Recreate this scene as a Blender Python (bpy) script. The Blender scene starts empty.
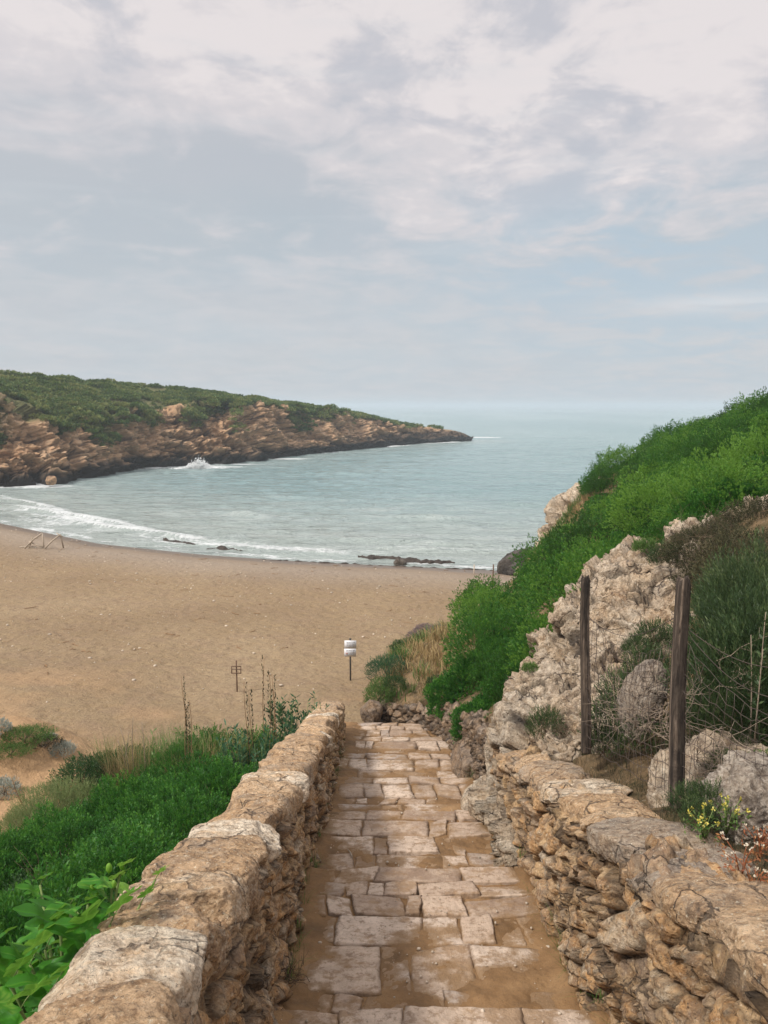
import bpy, bmesh, math, random
import numpy as np
from math import radians, sin, cos, pi

random.seed(7)
RNG = np.random.default_rng(7)
scene = bpy.context.scene
COL = scene.collection

# ------------------------------------------------------------------ camera frame (eye at the origin, looking +Y, 8 degrees down)
F = 759.0
CP, SP = cos(radians(8.0)), sin(radians(8.0))


def P(px, py, d):
    """World point seen in direction (px, py) at depth d metres along the optical axis."""
    v = (512.0 - py) / F
    return np.array([(px - 384.0) / F * d, d * (CP + v * SP), d * (-SP + v * CP)])


def Pz(px, py, z):
    v = (512.0 - py) / F
    return P(px, py, z / (-SP + v * CP))


# ------------------------------------------------------------------ noise
_perm = np.random.default_rng(11).permutation(256)
_perm = np.concatenate([_perm, _perm, _perm]).astype(np.int64)
_g = np.random.default_rng(12).normal(size=(256, 3))
_g /= np.linalg.norm(_g, axis=1)[:, None]


def _hash(ix, iy, iz):
    return _perm[_perm[_perm[ix & 255] + (iy & 255)] + (iz & 255)]


def perlin(p):
    shp = p.shape[:-1]
    p = p.reshape(-1, 3)
    i = np.floor(p).astype(np.int64)
    f = p - i
    u = f * f * f * (f * (f * 6 - 15) + 10)
    res = np.zeros(len(p))
    for dx in (0, 1):
        wx = u[:, 0] if dx else 1 - u[:, 0]
        for dy in (0, 1):
            wy = u[:, 1] if dy else 1 - u[:, 1]
            for dz in (0, 1):
                wz = u[:, 2] if dz else 1 - u[:, 2]
                g = _g[_hash(i[:, 0] + dx, i[:, 1] + dy, i[:, 2] + dz)]
                d = g[:, 0] * (f[:, 0] - dx) + g[:, 1] * (f[:, 1] - dy) + g[:, 2] * (f[:, 2] - dz)
                res += wx * wy * wz * d
    return (res * 1.5).reshape(shp)


def fbm(p, scale=1.0, octs=4, gain=0.5, seed=0.0, ridged=False):
    p = np.asarray(p, float) * scale + seed * 17.31
    a, s, out, tot = 1.0, 1.0, 0.0, 0.0
    for k in range(octs):
        n = perlin(p * s + k * 5.7)
        if ridged:
            n = 1 - 2 * np.abs(n)
        out = out + a * n
        tot += a
        a *= gain
        s *= 2.03
    return out / tot


def xyz(x, y, z=0.0):
    x, y, z = np.broadcast_arrays(x, y, z)
    return np.stack([x, y, z], -1).astype(float)


def hrand(i, k):
    h = (i.astype(np.int64) * 374761393 + k * 668265263) & 0xFFFFFFFF
    h = ((h ^ (h >> 13)) * 1274126177) & 0xFFFFFFFF
    return ((h ^ (h >> 16)) & 0xFFFF) / 65535.0


def worley2(u, v, seed=0, jit=0.85, tilt=False):
    """F1, F2, random value of the nearest cell for unit cells."""
    shp = u.shape
    u, v = u.ravel(), v.ravel()
    iu, iv = np.floor(u).astype(np.int64), np.floor(v).astype(np.int64)
    F1 = np.full(u.shape, 9.0)
    F2 = np.full(u.shape, 9.0)
    C = np.zeros(u.shape)
    T = np.zeros(u.shape)
    for a in (-1, 0, 1):
        for b in (-1, 0, 1):
            ci, cj = iu + a, iv + b
            key = ci * 7919 + cj * 104729 + seed * 31337
            x = ci + 0.5 + jit * (hrand(key, 1) - 0.5)
            y = cj + 0.5 + jit * (hrand(key, 2) - 0.5)
            d = np.hypot(u - x, v - y)
            c = hrand(key, 3)
            m = d < F1
            F2 = np.where(m, F1, np.minimum(F2, d))
            C = np.where(m, c, C)
            # every cell gets its own tilted face
            T = np.where(m, (u - x) * (hrand(key, 6) - .5) * 2 + (v - y) * (hrand(key, 7) - .5) * 2, T)
            F1 = np.where(m, d, F1)
    if tilt:
        return F1.reshape(shp), F2.reshape(shp), C.reshape(shp), T.reshape(shp)
    return F1.reshape(shp), F2.reshape(shp), C.reshape(shp)


def worley3(p, seed=0, jit=0.85):
    shp = p.shape[:-1]
    p = p.reshape(-1, 3)
    ip = np.floor(p).astype(np.int64)
    n = len(p)
    F1 = np.full(n, 9.0)
    F2 = np.full(n, 9.0)
    C = np.zeros(n)
    for a in (-1, 0, 1):
        for b in (-1, 0, 1):
            for c_ in (-1, 0, 1):
                c = ip + (a, b, c_)
                key = c[:, 0] * 7919 + c[:, 1] * 104729 + c[:, 2] * 1299709 + seed * 31337
                d = np.sqrt(sum((p[:, k] - (c[:, k] + 0.5 + jit * (hrand(key, k + 1) - 0.5))) ** 2 for k in range(3)))
                r = hrand(key, 5)
                m = d < F1
                F2 = np.where(m, F1, np.minimum(F2, d))
                C = np.where(m, r, C)
                F1 = np.where(m, d, F1)
    return F1.reshape(shp), F2.reshape(shp), C.reshape(shp)


def smooth(a, b, x):
    t = np.clip((x - a) / (b - a), 0, 1)
    return t * t * (3 - 2 * t)


# ------------------------------------------------------------------ objects
def mesh_np(name, verts, faces, attrs=None, smooth_shade=True, uvs=None):
    """verts (N,3); faces (M,k) index array or list of such arrays."""
    me = bpy.data.meshes.new(name)
    if not isinstance(faces, list):
        faces = [faces]
    faces = [f for f in faces if len(f)]
    me.vertices.add(len(verts))
    me.vertices.foreach_set('co', np.ascontiguousarray(verts, np.float32).ravel())
    loops = np.concatenate([f.ravel() for f in faces]).astype(np.int32)
    tot = np.concatenate([np.full(len(f), f.shape[1], np.int32) for f in faces])
    start = np.concatenate([[0], np.cumsum(tot)[:-1]]).astype(np.int32)
    me.loops.add(len(loops))
    me.loops.foreach_set('vertex_index', loops)
    me.polygons.add(len(tot))
    me.polygons.foreach_set('loop_start', start)
    me.polygons.foreach_set('loop_total', tot)
    if smooth_shade:
        me.polygons.foreach_set('use_smooth', np.ones(len(tot), bool))
    for k, a in (attrs or {}).items():
        at = me.attributes.new(k, 'FLOAT', 'POINT')
        at.data.foreach_set('value', np.ascontiguousarray(a, np.float32).ravel())
    me.update(calc_edges=True)
    me.validate()
    return me


def tag(o, label=None, cat=None, group=None, kind=None):
    if label:
        o['label'] = label
    if cat:
        o['category'] = cat
    if group:
        o['group'] = group
    if kind:
        o['kind'] = kind
    return o


def link(name, me, mat=None, parent=None, loc=None):
    o = bpy.data.objects.new(name, me)
    COL.objects.link(o)
    if mat is not None and me is not None and not me.materials:
        me.materials.append(mat)
    if parent is not None:
        o.parent = parent
    if loc is not None:
        o.location = loc
    return o


def build(name, verts, faces, mat, parent=None, attrs=None, smooth_shade=True, origin='base'):
    """World-space vertices -> object with its origin at its base (or relative to its parent)."""
    verts = np.asarray(verts, float)
    if parent is not None:
        off, p = np.array([0.0, 0, 0]), parent
        while p is not None:
            off += np.array(p.location)
            p = p.parent
        loc = (0, 0, 0)
    elif origin == 'world':
        off = np.zeros(3)
        loc = (0, 0, 0)
    else:
        off = np.array([(verts[:, 0].min() + verts[:, 0].max()) / 2, (verts[:, 1].min() + verts[:, 1].max()) / 2, verts[:, 2].min()])
        loc = tuple(off)
    return link(name, mesh_np(name, verts - off, faces, attrs, smooth_shade), mat, parent, loc)


def empty(name, loc):
    o = bpy.data.objects.new(name, None)
    o.location = tuple(float(c) for c in loc)
    o.empty_display_size = 0.2
    COL.objects.link(o)
    return o


def copy_tree(o, parent=None):
    c = o.copy()
    COL.objects.link(c)
    c.parent = parent
    for ch in list(o.children):
        copy_tree(ch, c)
    return c


def grid_faces(nu, nv, close_u=False):
    i = np.arange(nu if close_u else nu - 1)[:, None]
    j = np.arange(nv - 1)[None, :]
    i2 = (i + 1) % nu
    return np.stack(np.broadcast_arrays(i * nv + j, i2 * nv + j, i2 * nv + j + 1, i * nv + j + 1), -1).reshape(-1, 4)


def tubes(paths, n=6):
    """paths: list of (points (k,3), radii scalar or (k,)). One mesh."""
    V, Fq, Ft, off = [], [], [], 0
    for pts, rad in paths:
        pts = np.asarray(pts, float)
        k = len(pts)
        rad = np.broadcast_to(np.asarray(rad, float), (k,))
        t = np.gradient(pts, axis=0)
        t /= np.linalg.norm(t, axis=1)[:, None] + 1e-9
        ref = np.array([0, 0, 1.0]) if abs(t[0, 2]) < 0.9 else np.array([1.0, 0, 0])
        a = np.cross(t, ref)
        a /= np.linalg.norm(a, axis=1)[:, None] + 1e-9
        b = np.cross(t, a)
        th = np.arange(n) / n * 2 * pi
        ring = pts[:, None] + rad[:, None, None] * (np.cos(th)[None, :, None] * a[:, None] + np.sin(th)[None, :, None] * b[:, None])
        V.append(ring.reshape(-1, 3))
        i = np.arange(k - 1)[:, None]
        j = np.arange(n)[None, :]
        q = np.stack(np.broadcast_arrays(i * n + j, i * n + (j + 1) % n, (i + 1) * n + (j + 1) % n, (i + 1) * n + j), -1).reshape(-1, 4)
        Fq.append(q + off)
        V.append(pts[[0, -1]])
        c0, c1 = off + k * n, off + k * n + 1
        jj = np.arange(n)
        Ft.append(np.stack([jj * 0 + c0, off + (jj + 1) % n, off + jj], -1))
        Ft.append(np.stack([jj * 0 + c1, off + (k - 1) * n + jj, off + (k - 1) * n + (jj + 1) % n], -1))
        off += k * n + 2
    return np.concatenate(V), [np.concatenate(Fq), np.concatenate(Ft)]


def box(cx, cy, cz, sx, sy, sz, bev=0.0):
    bm = bmesh.new()
    bmesh.ops.create_cube(bm, size=1)
    for v in bm.verts:
        v.co = (v.co.x * sx, v.co.y * sy, v.co.z * sz)
    if bev:
        bmesh.ops.bevel(bm, geom=bm.edges[:], offset=bev, segments=2, affect='EDGES')
    V = np.array([[v.co.x + cx, v.co.y + cy, v.co.z + cz] for v in bm.verts])
    bm.verts.index_update()
    fs = {}
    for f in bm.faces:
        fs.setdefault(len(f.verts), []).append([v.index for v in f.verts])
    bm.free()
    return V, [np.array(x) for x in fs.values()]


def normals_grid(V):
    du = np.gradient(V, axis=0)
    dv = np.gradient(V, axis=1)
    n = np.cross(du, dv)
    return n / (np.linalg.norm(n, axis=-1)[..., None] + 1e-9)


_ico = {}


def icosphere(sub):
    if sub not in _ico:
        bm = bmesh.new()
        bmesh.ops.create_icosphere(bm, subdivisions=sub, radius=1)
        bm.verts.index_update()
        _ico[sub] = (np.array([v.co[:] for v in bm.verts]), np.array([[v.index for v in f.verts] for f in bm.faces]))
        bm.free()
    return _ico[sub]


def rotm(ax, ay, az):
    cx, sx, cy, sy, cz, sz = cos(ax), sin(ax), cos(ay), sin(ay), cos(az), sin(az)
    return (np.array([[cz, -sz, 0], [sz, cz, 0], [0, 0, 1]]) @ np.array([[cy, 0, sy], [0, 1, 0], [-sy, 0, cy]])
            @ np.array([[1, 0, 0], [0, cx, -sx], [0, sx, cx]]))


def rock(center, size, rot=(0, 0, 0), sub=5, power=3.0, amp=0.12, seed=0.0, planes=10, pit=0.5, freq=1.0):
    """Weathered boulder: a super-ellipsoid cut by random planes, then eroded. size = half extents."""
    d, f = icosphere(sub)
    r = (np.abs(d) ** power).sum(1) ** (-1 / power)
    rg = np.random.default_rng(int(seed * 101) + 5)
    if planes:
        n = rg.normal(size=(planes, 3))
        n /= np.linalg.norm(n, axis=1)[:, None]
        h = rg.uniform(0.78, 1.1, planes)
        t = d @ n.T
        rr = np.where(t > 0.05, h / np.maximum(t, 0.05), 9)
        r = np.minimum(r, rr.min(1) * 1.0)
    m = min(size)
    p = d * r[:, None] * np.array(size)
    nrm = d / np.array(size)
    nrm /= np.linalg.norm(nrm, axis=1)[:, None]
    q = p / m * freq
    disp = fbm(q, 0.9, 5, 0.55, seed) * 1.0 + fbm(q, 2.2, 4, 0.6, seed + 3, ridged=True) * 0.35 * pit
    w1, w2, _ = worley3(q * 2.6 + seed)
    disp = disp - pit * 0.45 * (1 - smooth(0.0, 0.42, w1)) + 0.12 * pit * smooth(0, 0.3, w2 - w1)
    p = p + nrm * (disp * amp * m)[:, None]
    p = p @ rotm(*rot).T + np.asarray(center)
    return p, f


# ------------------------------------------------------------------ materials
class M:
    def __init__(self, name, disp=False):
        self.mat = bpy.data.materials.new(name)
        self.mat.use_nodes = True
        self.t = self.mat.node_tree
        self.t.nodes.clear()
        self.out = self.n('ShaderNodeOutputMaterial')
        self.geo = self.n('ShaderNodeNewGeometry')

    def n(self, typ, **kw):
        nd = self.t.nodes.new(typ)
        for k, v in kw.items():
            setattr(nd, k, v)
        return nd

    def put(self, nd, key, val):
        s = nd.inputs[key]
        if isinstance(val, bpy.types.NodeSocket):
            self.t.links.new(val, s)
        elif val is not None:
            if isinstance(val, (tuple, list)) and len(val) == 3 and s.type == 'RGBA':
                val = (*val, 1)
            s.default_value = val

    def pos(self, scale=(1, 1, 1)):
        mp = self.n('ShaderNodeMapping')
        self.put(mp, 'Vector', self.geo.outputs['Position'])
        mp.inputs['Scale'].default_value = scale
        return mp.outputs[0]

    def noise(self, scale, detail=4, rough=0.5, vec=None, dist=0.0):
        nd = self.n('ShaderNodeTexNoise')
        self.put(nd, 'Vector', vec if vec is not None else self.geo.outputs['Position'])
        self.put(nd, 'Scale', scale)
        self.put(nd, 'Detail', detail)
        self.put(nd, 'Roughness', rough)
        self.put(nd, 'Distortion', dist)
        return nd.outputs['Fac']

    def vor(self, scale, vec=None, feature='F1', out='Distance', rand=1.0):
        nd = self.n('ShaderNodeTexVoronoi', feature=feature)
        self.put(nd, 'Vector', vec if vec is not None else self.geo.outputs['Position'])
        self.put(nd, 'Scale', scale)
        self.put(nd, 'Randomness', rand)
        return nd.outputs[out]

    def attr(self, name):
        return self.n('ShaderNodeAttribute', attribute_name=name).outputs['Fac']

    def ramp(self, fac, stops, interp='LINEAR'):
        nd = self.n('ShaderNodeValToRGB')
        nd.color_ramp.interpolation = interp
        e = nd.color_ramp.elements
        while len(e) < len(stops):
            e.new(0.5)
        for el, (p, c) in zip(e, stops):
            el.position = p
            el.color = (*c, 1) if isinstance(c, tuple) else (c, c, c, 1)
        self.put(nd, 'Fac', fac)
        return nd.outputs['Color']

    def mix(self, fac, a, b, mode='MIX'):
        nd = self.n('ShaderNodeMix', data_type='RGBA', blend_type=mode)
        for k, v in ((0, fac), (6, a), (7, b)):
            s = nd.inputs[k]
            if isinstance(v, bpy.types.NodeSocket):
                self.t.links.new(v, s)
            else:
                s.default_value = (*v, 1) if isinstance(v, tuple) and len(v) == 3 else v
        return nd.outputs[2]

    def math(self, op, a, b=0.5, c=0.0, clamp=False):
        nd = self.n('ShaderNodeMath', operation=op, use_clamp=clamp)
        self.put(nd, 0, a)
        self.put(nd, 1, b)
        self.put(nd, 2, c)
        return nd.outputs[0]

    def rng(self, x, a, b, c=0.0, d=1.0):
        nd = self.n('ShaderNodeMapRange', interpolation_type='SMOOTHSTEP')
        for k, v in zip(range(5), (x, a, b, c, d)):
            self.put(nd, k, v)
        return nd.outputs[0]

    def bump(self, h, strength, dist, normal=None):
        nd = self.n('ShaderNodeBump')
        self.put(nd, 'Height', h)
        self.put(nd, 'Strength', strength)
        self.put(nd, 'Distance', dist)
        if normal is not None:
            self.put(nd, 'Normal', normal)
        return nd.outputs[0]

    def done(self, color, rough=0.9, normal=None, spec=0.3, **kw):
        b = self.n('ShaderNodeBsdfPrincipled')
        self.put(b, 'Base Color', color)
        self.put(b, 'Roughness', rough)
        self.put(b, 'Specular IOR Level', spec)
        if normal is not None:
            self.put(b, 'Normal', normal)
        for k, v in kw.items():
            self.put(b, k, v)
        self.t.links.new(b.outputs[0], self.out.inputs[0])
        return self.mat


def stone_mat(name, pal, gapcol, dark=(0.07, 0.055, 0.045), scale=1.0, dark_amt=0.55, cell=0.5, bumpd=0.02, grey=0.4):
    m = M(name)
    n1 = m.noise(2.6 * scale, 6, 0.6)
    n2 = m.noise(11 * scale, 9, 0.72, dist=0.4)
    n3 = m.noise(38 * scale, 6, 0.7)
    fac = m.math('ADD', m.math('MULTIPLY', m.attr('cell'), cell), m.math('MULTIPLY', n1, 1 - cell))
    fac = m.math('ADD', fac, m.math('MULTIPLY', m.math('SUBTRACT', n2, 0.5), 0.55))
    k = len(pal)
    col = m.ramp(fac, [(0.22 + 0.56 * i / (k - 1), c) for i, c in enumerate(pal)])
    # mottling of the bare stone at several sizes
    mot = m.ramp(m.noise(19 * scale, 9, 0.8, dist=0.3), [(0.33, (0.26, 0.21, 0.18)), (0.44, (0.66, 0.60, 0.54)), (0.53, (1.0, 0.99, 0.97)), (0.68, (1.34, 1.32, 1.27))])
    col = m.mix(0.9, col, mot, 'MULTIPLY')
    g = m.math('MULTIPLY', m.rng(m.noise(4.5 * scale, 7, 0.7), 0.42, 0.62), grey)
    col = m.mix(g, col, (0.30, 0.27, 0.245))
    # dark lichen and damp blotches
    d = m.math('MULTIPLY', m.rng(m.noise(7 * scale, 10, 0.78, dist=0.6), 0.50, 0.66), dark_amt)
    col = m.mix(d, col, dark)
    sp = m.rng(m.noise(48 * scale, 5, 0.8), 0.56, 0.66, 0, 0.85)
    col = m.mix(sp, col, dark)
    lt = m.rng(m.noise(45 * scale, 5, 0.7, vec=m.pos((1.1, 1.2, 0.9))), 0.56, 0.70, 0, 0.55)
    col = m.mix(lt, col, tuple(min(1, c * 1.25) for c in pal[-1]))
    wob = m.n('ShaderNodeTexNoise')
    m.put(wob, 'Vector', m.geo.outputs['Position'])
    m.put(wob, 'Scale', 5.0 * scale)
    m.put(wob, 'Detail', 5.0)
    va = m.n('ShaderNodeVectorMath', operation='SCALE')
    m.put(va, 0, wob.outputs['Color'])
    va.inputs['Scale'].default_value = 0.22
    vb = m.n('ShaderNodeVectorMath', operation='ADD')
    m.put(vb, 0, va.outputs[0])
    m.put(vb, 1, m.geo.outputs['Position'])
    crk = m.rng(m.vor(4.2 * scale, vec=vb.outputs[0], feature='DISTANCE_TO_EDGE'), 0.004, 0.035, 1, 0)
    crk = m.math('MULTIPLY', crk, m.rng(m.noise(2.2 * scale, 3, 0.5), 0.44, 0.60))
    col = m.mix(m.math('MULTIPLY', crk, 0.75), col, dark)
    col = m.mix(m.attr('gap'), col, gapcol)
    h = m.math('ADD', m.math('MULTIPLY', n2, 1.3), m.math('MULTIPLY', n3, 0.8))
    pits = m.rng(m.vor(26 * scale), 0.05, 0.32)
    h = m.math('ADD', h, m.math('MULTIPLY', pits, 0.4))
    h = m.math('SUBTRACT', h, m.math('MULTIPLY', crk, 0.6))
    nb = m.bump(h, 1.0, bumpd * 1.5)
    nb = m.bump(m.noise(150 * scale, 3, 0.7), 0.5, bumpd * 0.2, nb)
    return m.done(col, m.rng(n1, 0.3, 0.7, 0.8, 0.97), nb, 0.25)


CREAM, TAN, ORANGE, BROWN, PALE, GREYS = (0.62, 0.47, 0.31), (0.47, 0.31, 0.175), (0.46, 0.24, 0.10), (0.24, 0.155, 0.09), (0.74, 0.62, 0.47), (0.30, 0.27, 0.24)
MAT = {}
MAT['wall'] = stone_mat('rubble limestone', [BROWN, TAN, (0.58, 0.385, 0.20), (0.68, 0.48, 0.28), (0.60, 0.35, 0.16), CREAM, PALE], (0.085, 0.06, 0.04))
MAT['cope'] = stone_mat('weathered capstone', [(0.36, 0.30, 0.245), (0.47, 0.365, 0.265), (0.58, 0.385, 0.22), (0.72, 0.52, 0.33), (0.88, 0.76, 0.60)], (0.075, 0.055, 0.04), dark_amt=0.6, cell=0.62, grey=0.15)
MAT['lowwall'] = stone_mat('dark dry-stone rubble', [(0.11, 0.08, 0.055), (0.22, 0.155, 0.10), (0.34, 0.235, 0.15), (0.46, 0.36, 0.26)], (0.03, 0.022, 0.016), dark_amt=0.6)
MAT['outcrop'] = stone_mat('pale eroded limestone', [(0.42, 0.26, 0.14), (0.62, 0.47, 0.32), (0.70, 0.58, 0.44), (0.84, 0.75, 0.62)], (0.06, 0.05, 0.045), dark=(0.07, 0.06, 0.055), dark_amt=0.5, cell=0.2, bumpd=0.035, grey=0.25, scale=0.8)
MAT['greyrock'] = stone_mat('grey lichen limestone', [(0.16, 0.14, 0.12), (0.36, 0.30, 0.24), (0.55, 0.48, 0.4), (0.7, 0.63, 0.54)], (0.08, 0.06, 0.05), dark_amt=0.75, cell=0.2)
MAT['darkrock'] = stone_mat('wet dark rock', [(0.03, 0.03, 0.028), (0.07, 0.06, 0.05), (0.12, 0.10, 0.08)], (0.02, 0.02, 0.02), scale=0.3, dark_amt=0.5, bumpd=0.08)


def headland_mat():
    m = M('headland cliff rock')
    n1 = m.noise(0.25, 8, 0.65)
    n2 = m.noise(1.3, 8, 0.7, vec=m.pos((1, 1, 2.4)), dist=0.5)
    col = m.ramp(m.math('ADD', m.math('MULTIPLY', n1, 0.4), m.math('MULTIPLY', n2, 0.6)),
                 [(0.30, (0.20, 0.13, 0.085)), (0.40, (0.46, 0.285, 0.165)), (0.48, (0.68, 0.42, 0.235)), (0.60, (0.66, 0.46, 0.29)), (0.72, (0.62, 0.51, 0.39))])
    col = m.mix(m.rng(m.noise(0.7, 8, 0.75), 0.52, 0.66, 0, 0.75), col, (0.13, 0.105, 0.085))
    col = m.mix(m.attr('gap'), col, (0.055, 0.045, 0.038))
    col = m.mix(m.attr('green'), col, m.ramp(m.noise(0.6, 6, 0.7), [(0.35, (0.05, 0.085, 0.025)), (0.6, (0.13, 0.15, 0.055)), (0.8, (0.26, 0.22, 0.12))]))
    # algae-black rock of the splash zone
    col = m.mix(m.attr('wet'), col, (0.028, 0.027, 0.026))
    nb = m.bump(m.noise(2.2, 8, 0.75), 1.0, 0.5)
    return m.done(col, 0.9, nb, 0.25)


MAT['headland'] = headland_mat()


def sand_mat():
    m = M('beach sand')
    big = m.noise(0.16, 5, 0.55)
    mid = m.noise(1.1, 6, 0.6)
    fine = m.noise(9, 6, 0.7)
    col = m.ramp(big, [(0.32, (0.27, 0.188, 0.105)), (0.52, (0.325, 0.232, 0.132)), (0.72, (0.385, 0.282, 0.168))])
    col = m.mix(m.rng(mid, 0.45, 0.66, 0, 0.55), col, (0.31, 0.215, 0.135))
    col = m.mix(m.rng(fine, 0.50, 0.66, 0, 0.6), col, (0.21, 0.14, 0.088))
    col = m.mix(m.rng(m.noise(3.2, 8, 0.8), 0.52, 0.64, 0, 0.5), col, (0.25, 0.165, 0.10))
    col = m.mix(m.rng(m.noise(26, 3, 0.6), 0.60, 0.68, 0, 0.45), col, (0.60, 0.48, 0.34))
    col = m.mix(m.attr('warm'), col, m.mix(fine, (0.54, 0.34, 0.18), (0.46, 0.29, 0.155)))
    col = m.mix(m.attr('grey'), col, (0.33, 0.27, 0.215))
    col = m.mix(m.attr('soil'), col, m.ramp(fine, [(0.3, (0.05, 0.035, 0.02)), (0.7, (0.17, 0.115, 0.06))]))
    col = m.mix(m.attr('wet'), col, (0.145, 0.105, 0.075))
    rough = m.rng(m.attr('wet'), 0, 1, 0.95, 0.38)
    h = m.math('ADD', m.noise(4.2, 7, 0.68), m.math('MULTIPLY', m.noise(15, 5, 0.7), 0.4))
    dim = m.rng(m.vor(2.2, feature='SMOOTH_F1'), 0.1, 0.5)
    h = m.math('ADD', h, m.math('MULTIPLY', dim, 0.35))
    h = m.math('MULTIPLY', h, m.rng(m.attr('wet'), 0, 0.5, 1, 0.05))
    nb = m.bump(h, 0.85, 0.16)
    return m.done(col, rough, nb, 0.3)


MAT['sand'] = sand_mat()


def soil_mat(name='hillside soil', a=(0.07, 0.05, 0.03), b=(0.24, 0.165, 0.09), c=(0.36, 0.24, 0.13)):
    m = M(name)
    n = m.noise(3.5, 8, 0.7)
    col = m.ramp(n, [(0.32, a), (0.5, b), (0.68, c)])
    col = m.mix(m.rng(m.noise(24, 5, 0.7), 0.56, 0.68, 0, 0.7), col, (0.42, 0.34, 0.24))
    col = m.mix(m.rng(m.noise(1.6, 6, 0.7), 0.5, 0.62, 0, 0.5), col, (0.06, 0.07, 0.025))
    return m.done(col, 0.95, m.bump(m.noise(14, 7, 0.75), 1.0, 0.08), 0.15)


MAT['soil'] = soil_mat()
MAT['wallsoil'] = soil_mat('reddish litter soil', (0.10, 0.055, 0.03), (0.27, 0.145, 0.065), (0.40, 0.235, 0.11))


def pathsand_mat():
    m = M('damp path sand')
    n = m.noise(2.4, 6, 0.65)
    col = m.ramp(n, [(0.32, (0.15, 0.085, 0.036)), (0.5, (0.235, 0.135, 0.06)), (0.68, (0.31, 0.19, 0.092))])
    col = m.mix(m.rng(m.noise(70, 4, 0.7), 0.56, 0.66, 0, 0.6), col, (0.14, 0.085, 0.045))
    col = m.mix(m.rng(m.vor(60), 0.0, 0.16, 0.55, 0.0), col, (0.52, 0.42, 0.30))
    h = m.math('ADD', m.noise(30, 5, 0.7), m.math('MULTIPLY', m.rng(m.vor(60), 0.0, 0.25, 1, 0), 0.5))
    return m.done(col, m.rng(n, 0.35, 0.65, 0.72, 0.93), m.bump(h, 0.8, 0.012), 0.3)


MAT['pathsand'] = pathsand_mat()


def slab_mat():
    m = M('worn paving stone')
    c = m.attr('cell')
    n = m.noise(5.5, 8, 0.68)
    col = m.ramp(c, [(0.0, (0.30, 0.20, 0.135)), (0.25, (0.46, 0.34, 0.25)), (0.5, (0.56, 0.42, 0.31)), (0.72, (0.72, 0.58, 0.46)), (0.86, (0.38, 0.315, 0.27)), (1.0, (0.42, 0.29, 0.19))])
    col = m.mix(m.rng(n, 0.40, 0.62, 0, 0.5), col, (0.62, 0.49, 0.375))
    col = m.mix(m.rng(m.noise(16, 8, 0.75), 0.50, 0.62, 0, 0.75), col, (0.25, 0.16, 0.095))
    col = m.mix(m.rng(m.noise(3.3, 7, 0.7, vec=m.pos((1, 1.3, 1))), 0.50, 0.60, 0, 0.75), col, (0.33, 0.205, 0.105))
    col = m.mix(m.rng(m.noise(85, 3, 0.7), 0.62, 0.7, 0, 0.6), col, (0.12, 0.08, 0.055))
    col = m.mix(m.math('MULTIPLY', m.attr('gap'), m.rng(m.noise(4, 4, 0.6), 0.4, 0.6, 0.25, 1)), col, (0.14, 0.09, 0.055))
    col = m.mix(m.rng(m.noise(9, 9, 0.8), 0.40, 0.66, 0, 0.35), col, (0.20, 0.135, 0.09))
    col = m.mix(m.math('MULTIPLY', m.rng(m.math('ADD', m.attr('dust'), m.math('MULTIPLY', m.math('SUBTRACT', m.noise(14, 7, 0.75), 0.5), 1.6)), 0.25, 0.95), 0.9), col, (0.27, 0.165, 0.08))
    h = m.math('ADD', m.noise(22, 8, 0.72), m.math('MULTIPLY', m.noise(6, 5, 0.6, vec=m.pos((3.2, 1, 1))), 0.7))
    return m.done(col, m.rng(n, 0.35, 0.65, 0.55, 0.85), m.bump(h, 0.9, 0.02), 0.35)


MAT['slab'] = slab_mat()


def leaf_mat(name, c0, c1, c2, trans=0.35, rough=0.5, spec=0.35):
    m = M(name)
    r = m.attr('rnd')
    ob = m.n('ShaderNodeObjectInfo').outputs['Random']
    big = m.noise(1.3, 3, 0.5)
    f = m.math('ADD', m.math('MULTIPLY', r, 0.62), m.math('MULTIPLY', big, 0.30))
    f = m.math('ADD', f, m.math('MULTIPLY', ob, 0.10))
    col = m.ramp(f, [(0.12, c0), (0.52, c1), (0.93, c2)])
    b = m.n('ShaderNodeBsdfPrincipled')
    m.put(b, 'Base Color', col)
    m.put(b, 'Roughness', rough)
    m.put(b, 'Specular IOR Level', spec)
    t = m.n('ShaderNodeBsdfTranslucent')
    m.put(t, 'Color', m.mix(0.5, col, c2))
    mx = m.n('ShaderNodeMixShader')
    m.put(mx, 0, trans)
    m.t.links.new(b.outputs[0], mx.inputs[1])
    m.t.links.new(t.outputs[0], mx.inputs[2])
    m.t.links.new(mx.outputs[0], m.out.inputs[0])
    return m.mat


MAT['mastic'] = leaf_mat('bright green mastic leaves', (0.005, 0.036, 0.007), (0.027, 0.138, 0.016), (0.16, 0.37, 0.05))
MAT['hillleaf'] = leaf_mat('hillside scrub leaves', (0.006, 0.036, 0.006), (0.032, 0.150, 0.016), (0.20, 0.37, 0.05))
MAT['darkleaf'] = leaf_mat('dark olive leaves', (0.008, 0.030, 0.008), (0.026, 0.075, 0.018), (0.09, 0.16, 0.045))
MAT['blueleaf'] = leaf_mat('blue green leaves', (0.010, 0.040, 0.018), (0.03, 0.10, 0.045), (0.09, 0.20, 0.09))
MAT['rosemary'] = leaf_mat('grey green needle leaves', (0.010, 0.024, 0.009), (0.042, 0.082, 0.028), (0.17, 0.22, 0.085), trans=0.25)
MAT['paleleaf'] = leaf_mat('pale grey green leaves', (0.07, 0.12, 0.035), (0.19, 0.25, 0.09), (0.36, 0.40, 0.18))
MAT['silver'] = leaf_mat('silver felted leaves', (0.16, 0.19, 0.15), (0.32, 0.35, 0.30), (0.52, 0.54, 0.48), trans=0.15, rough=0.8)
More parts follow.
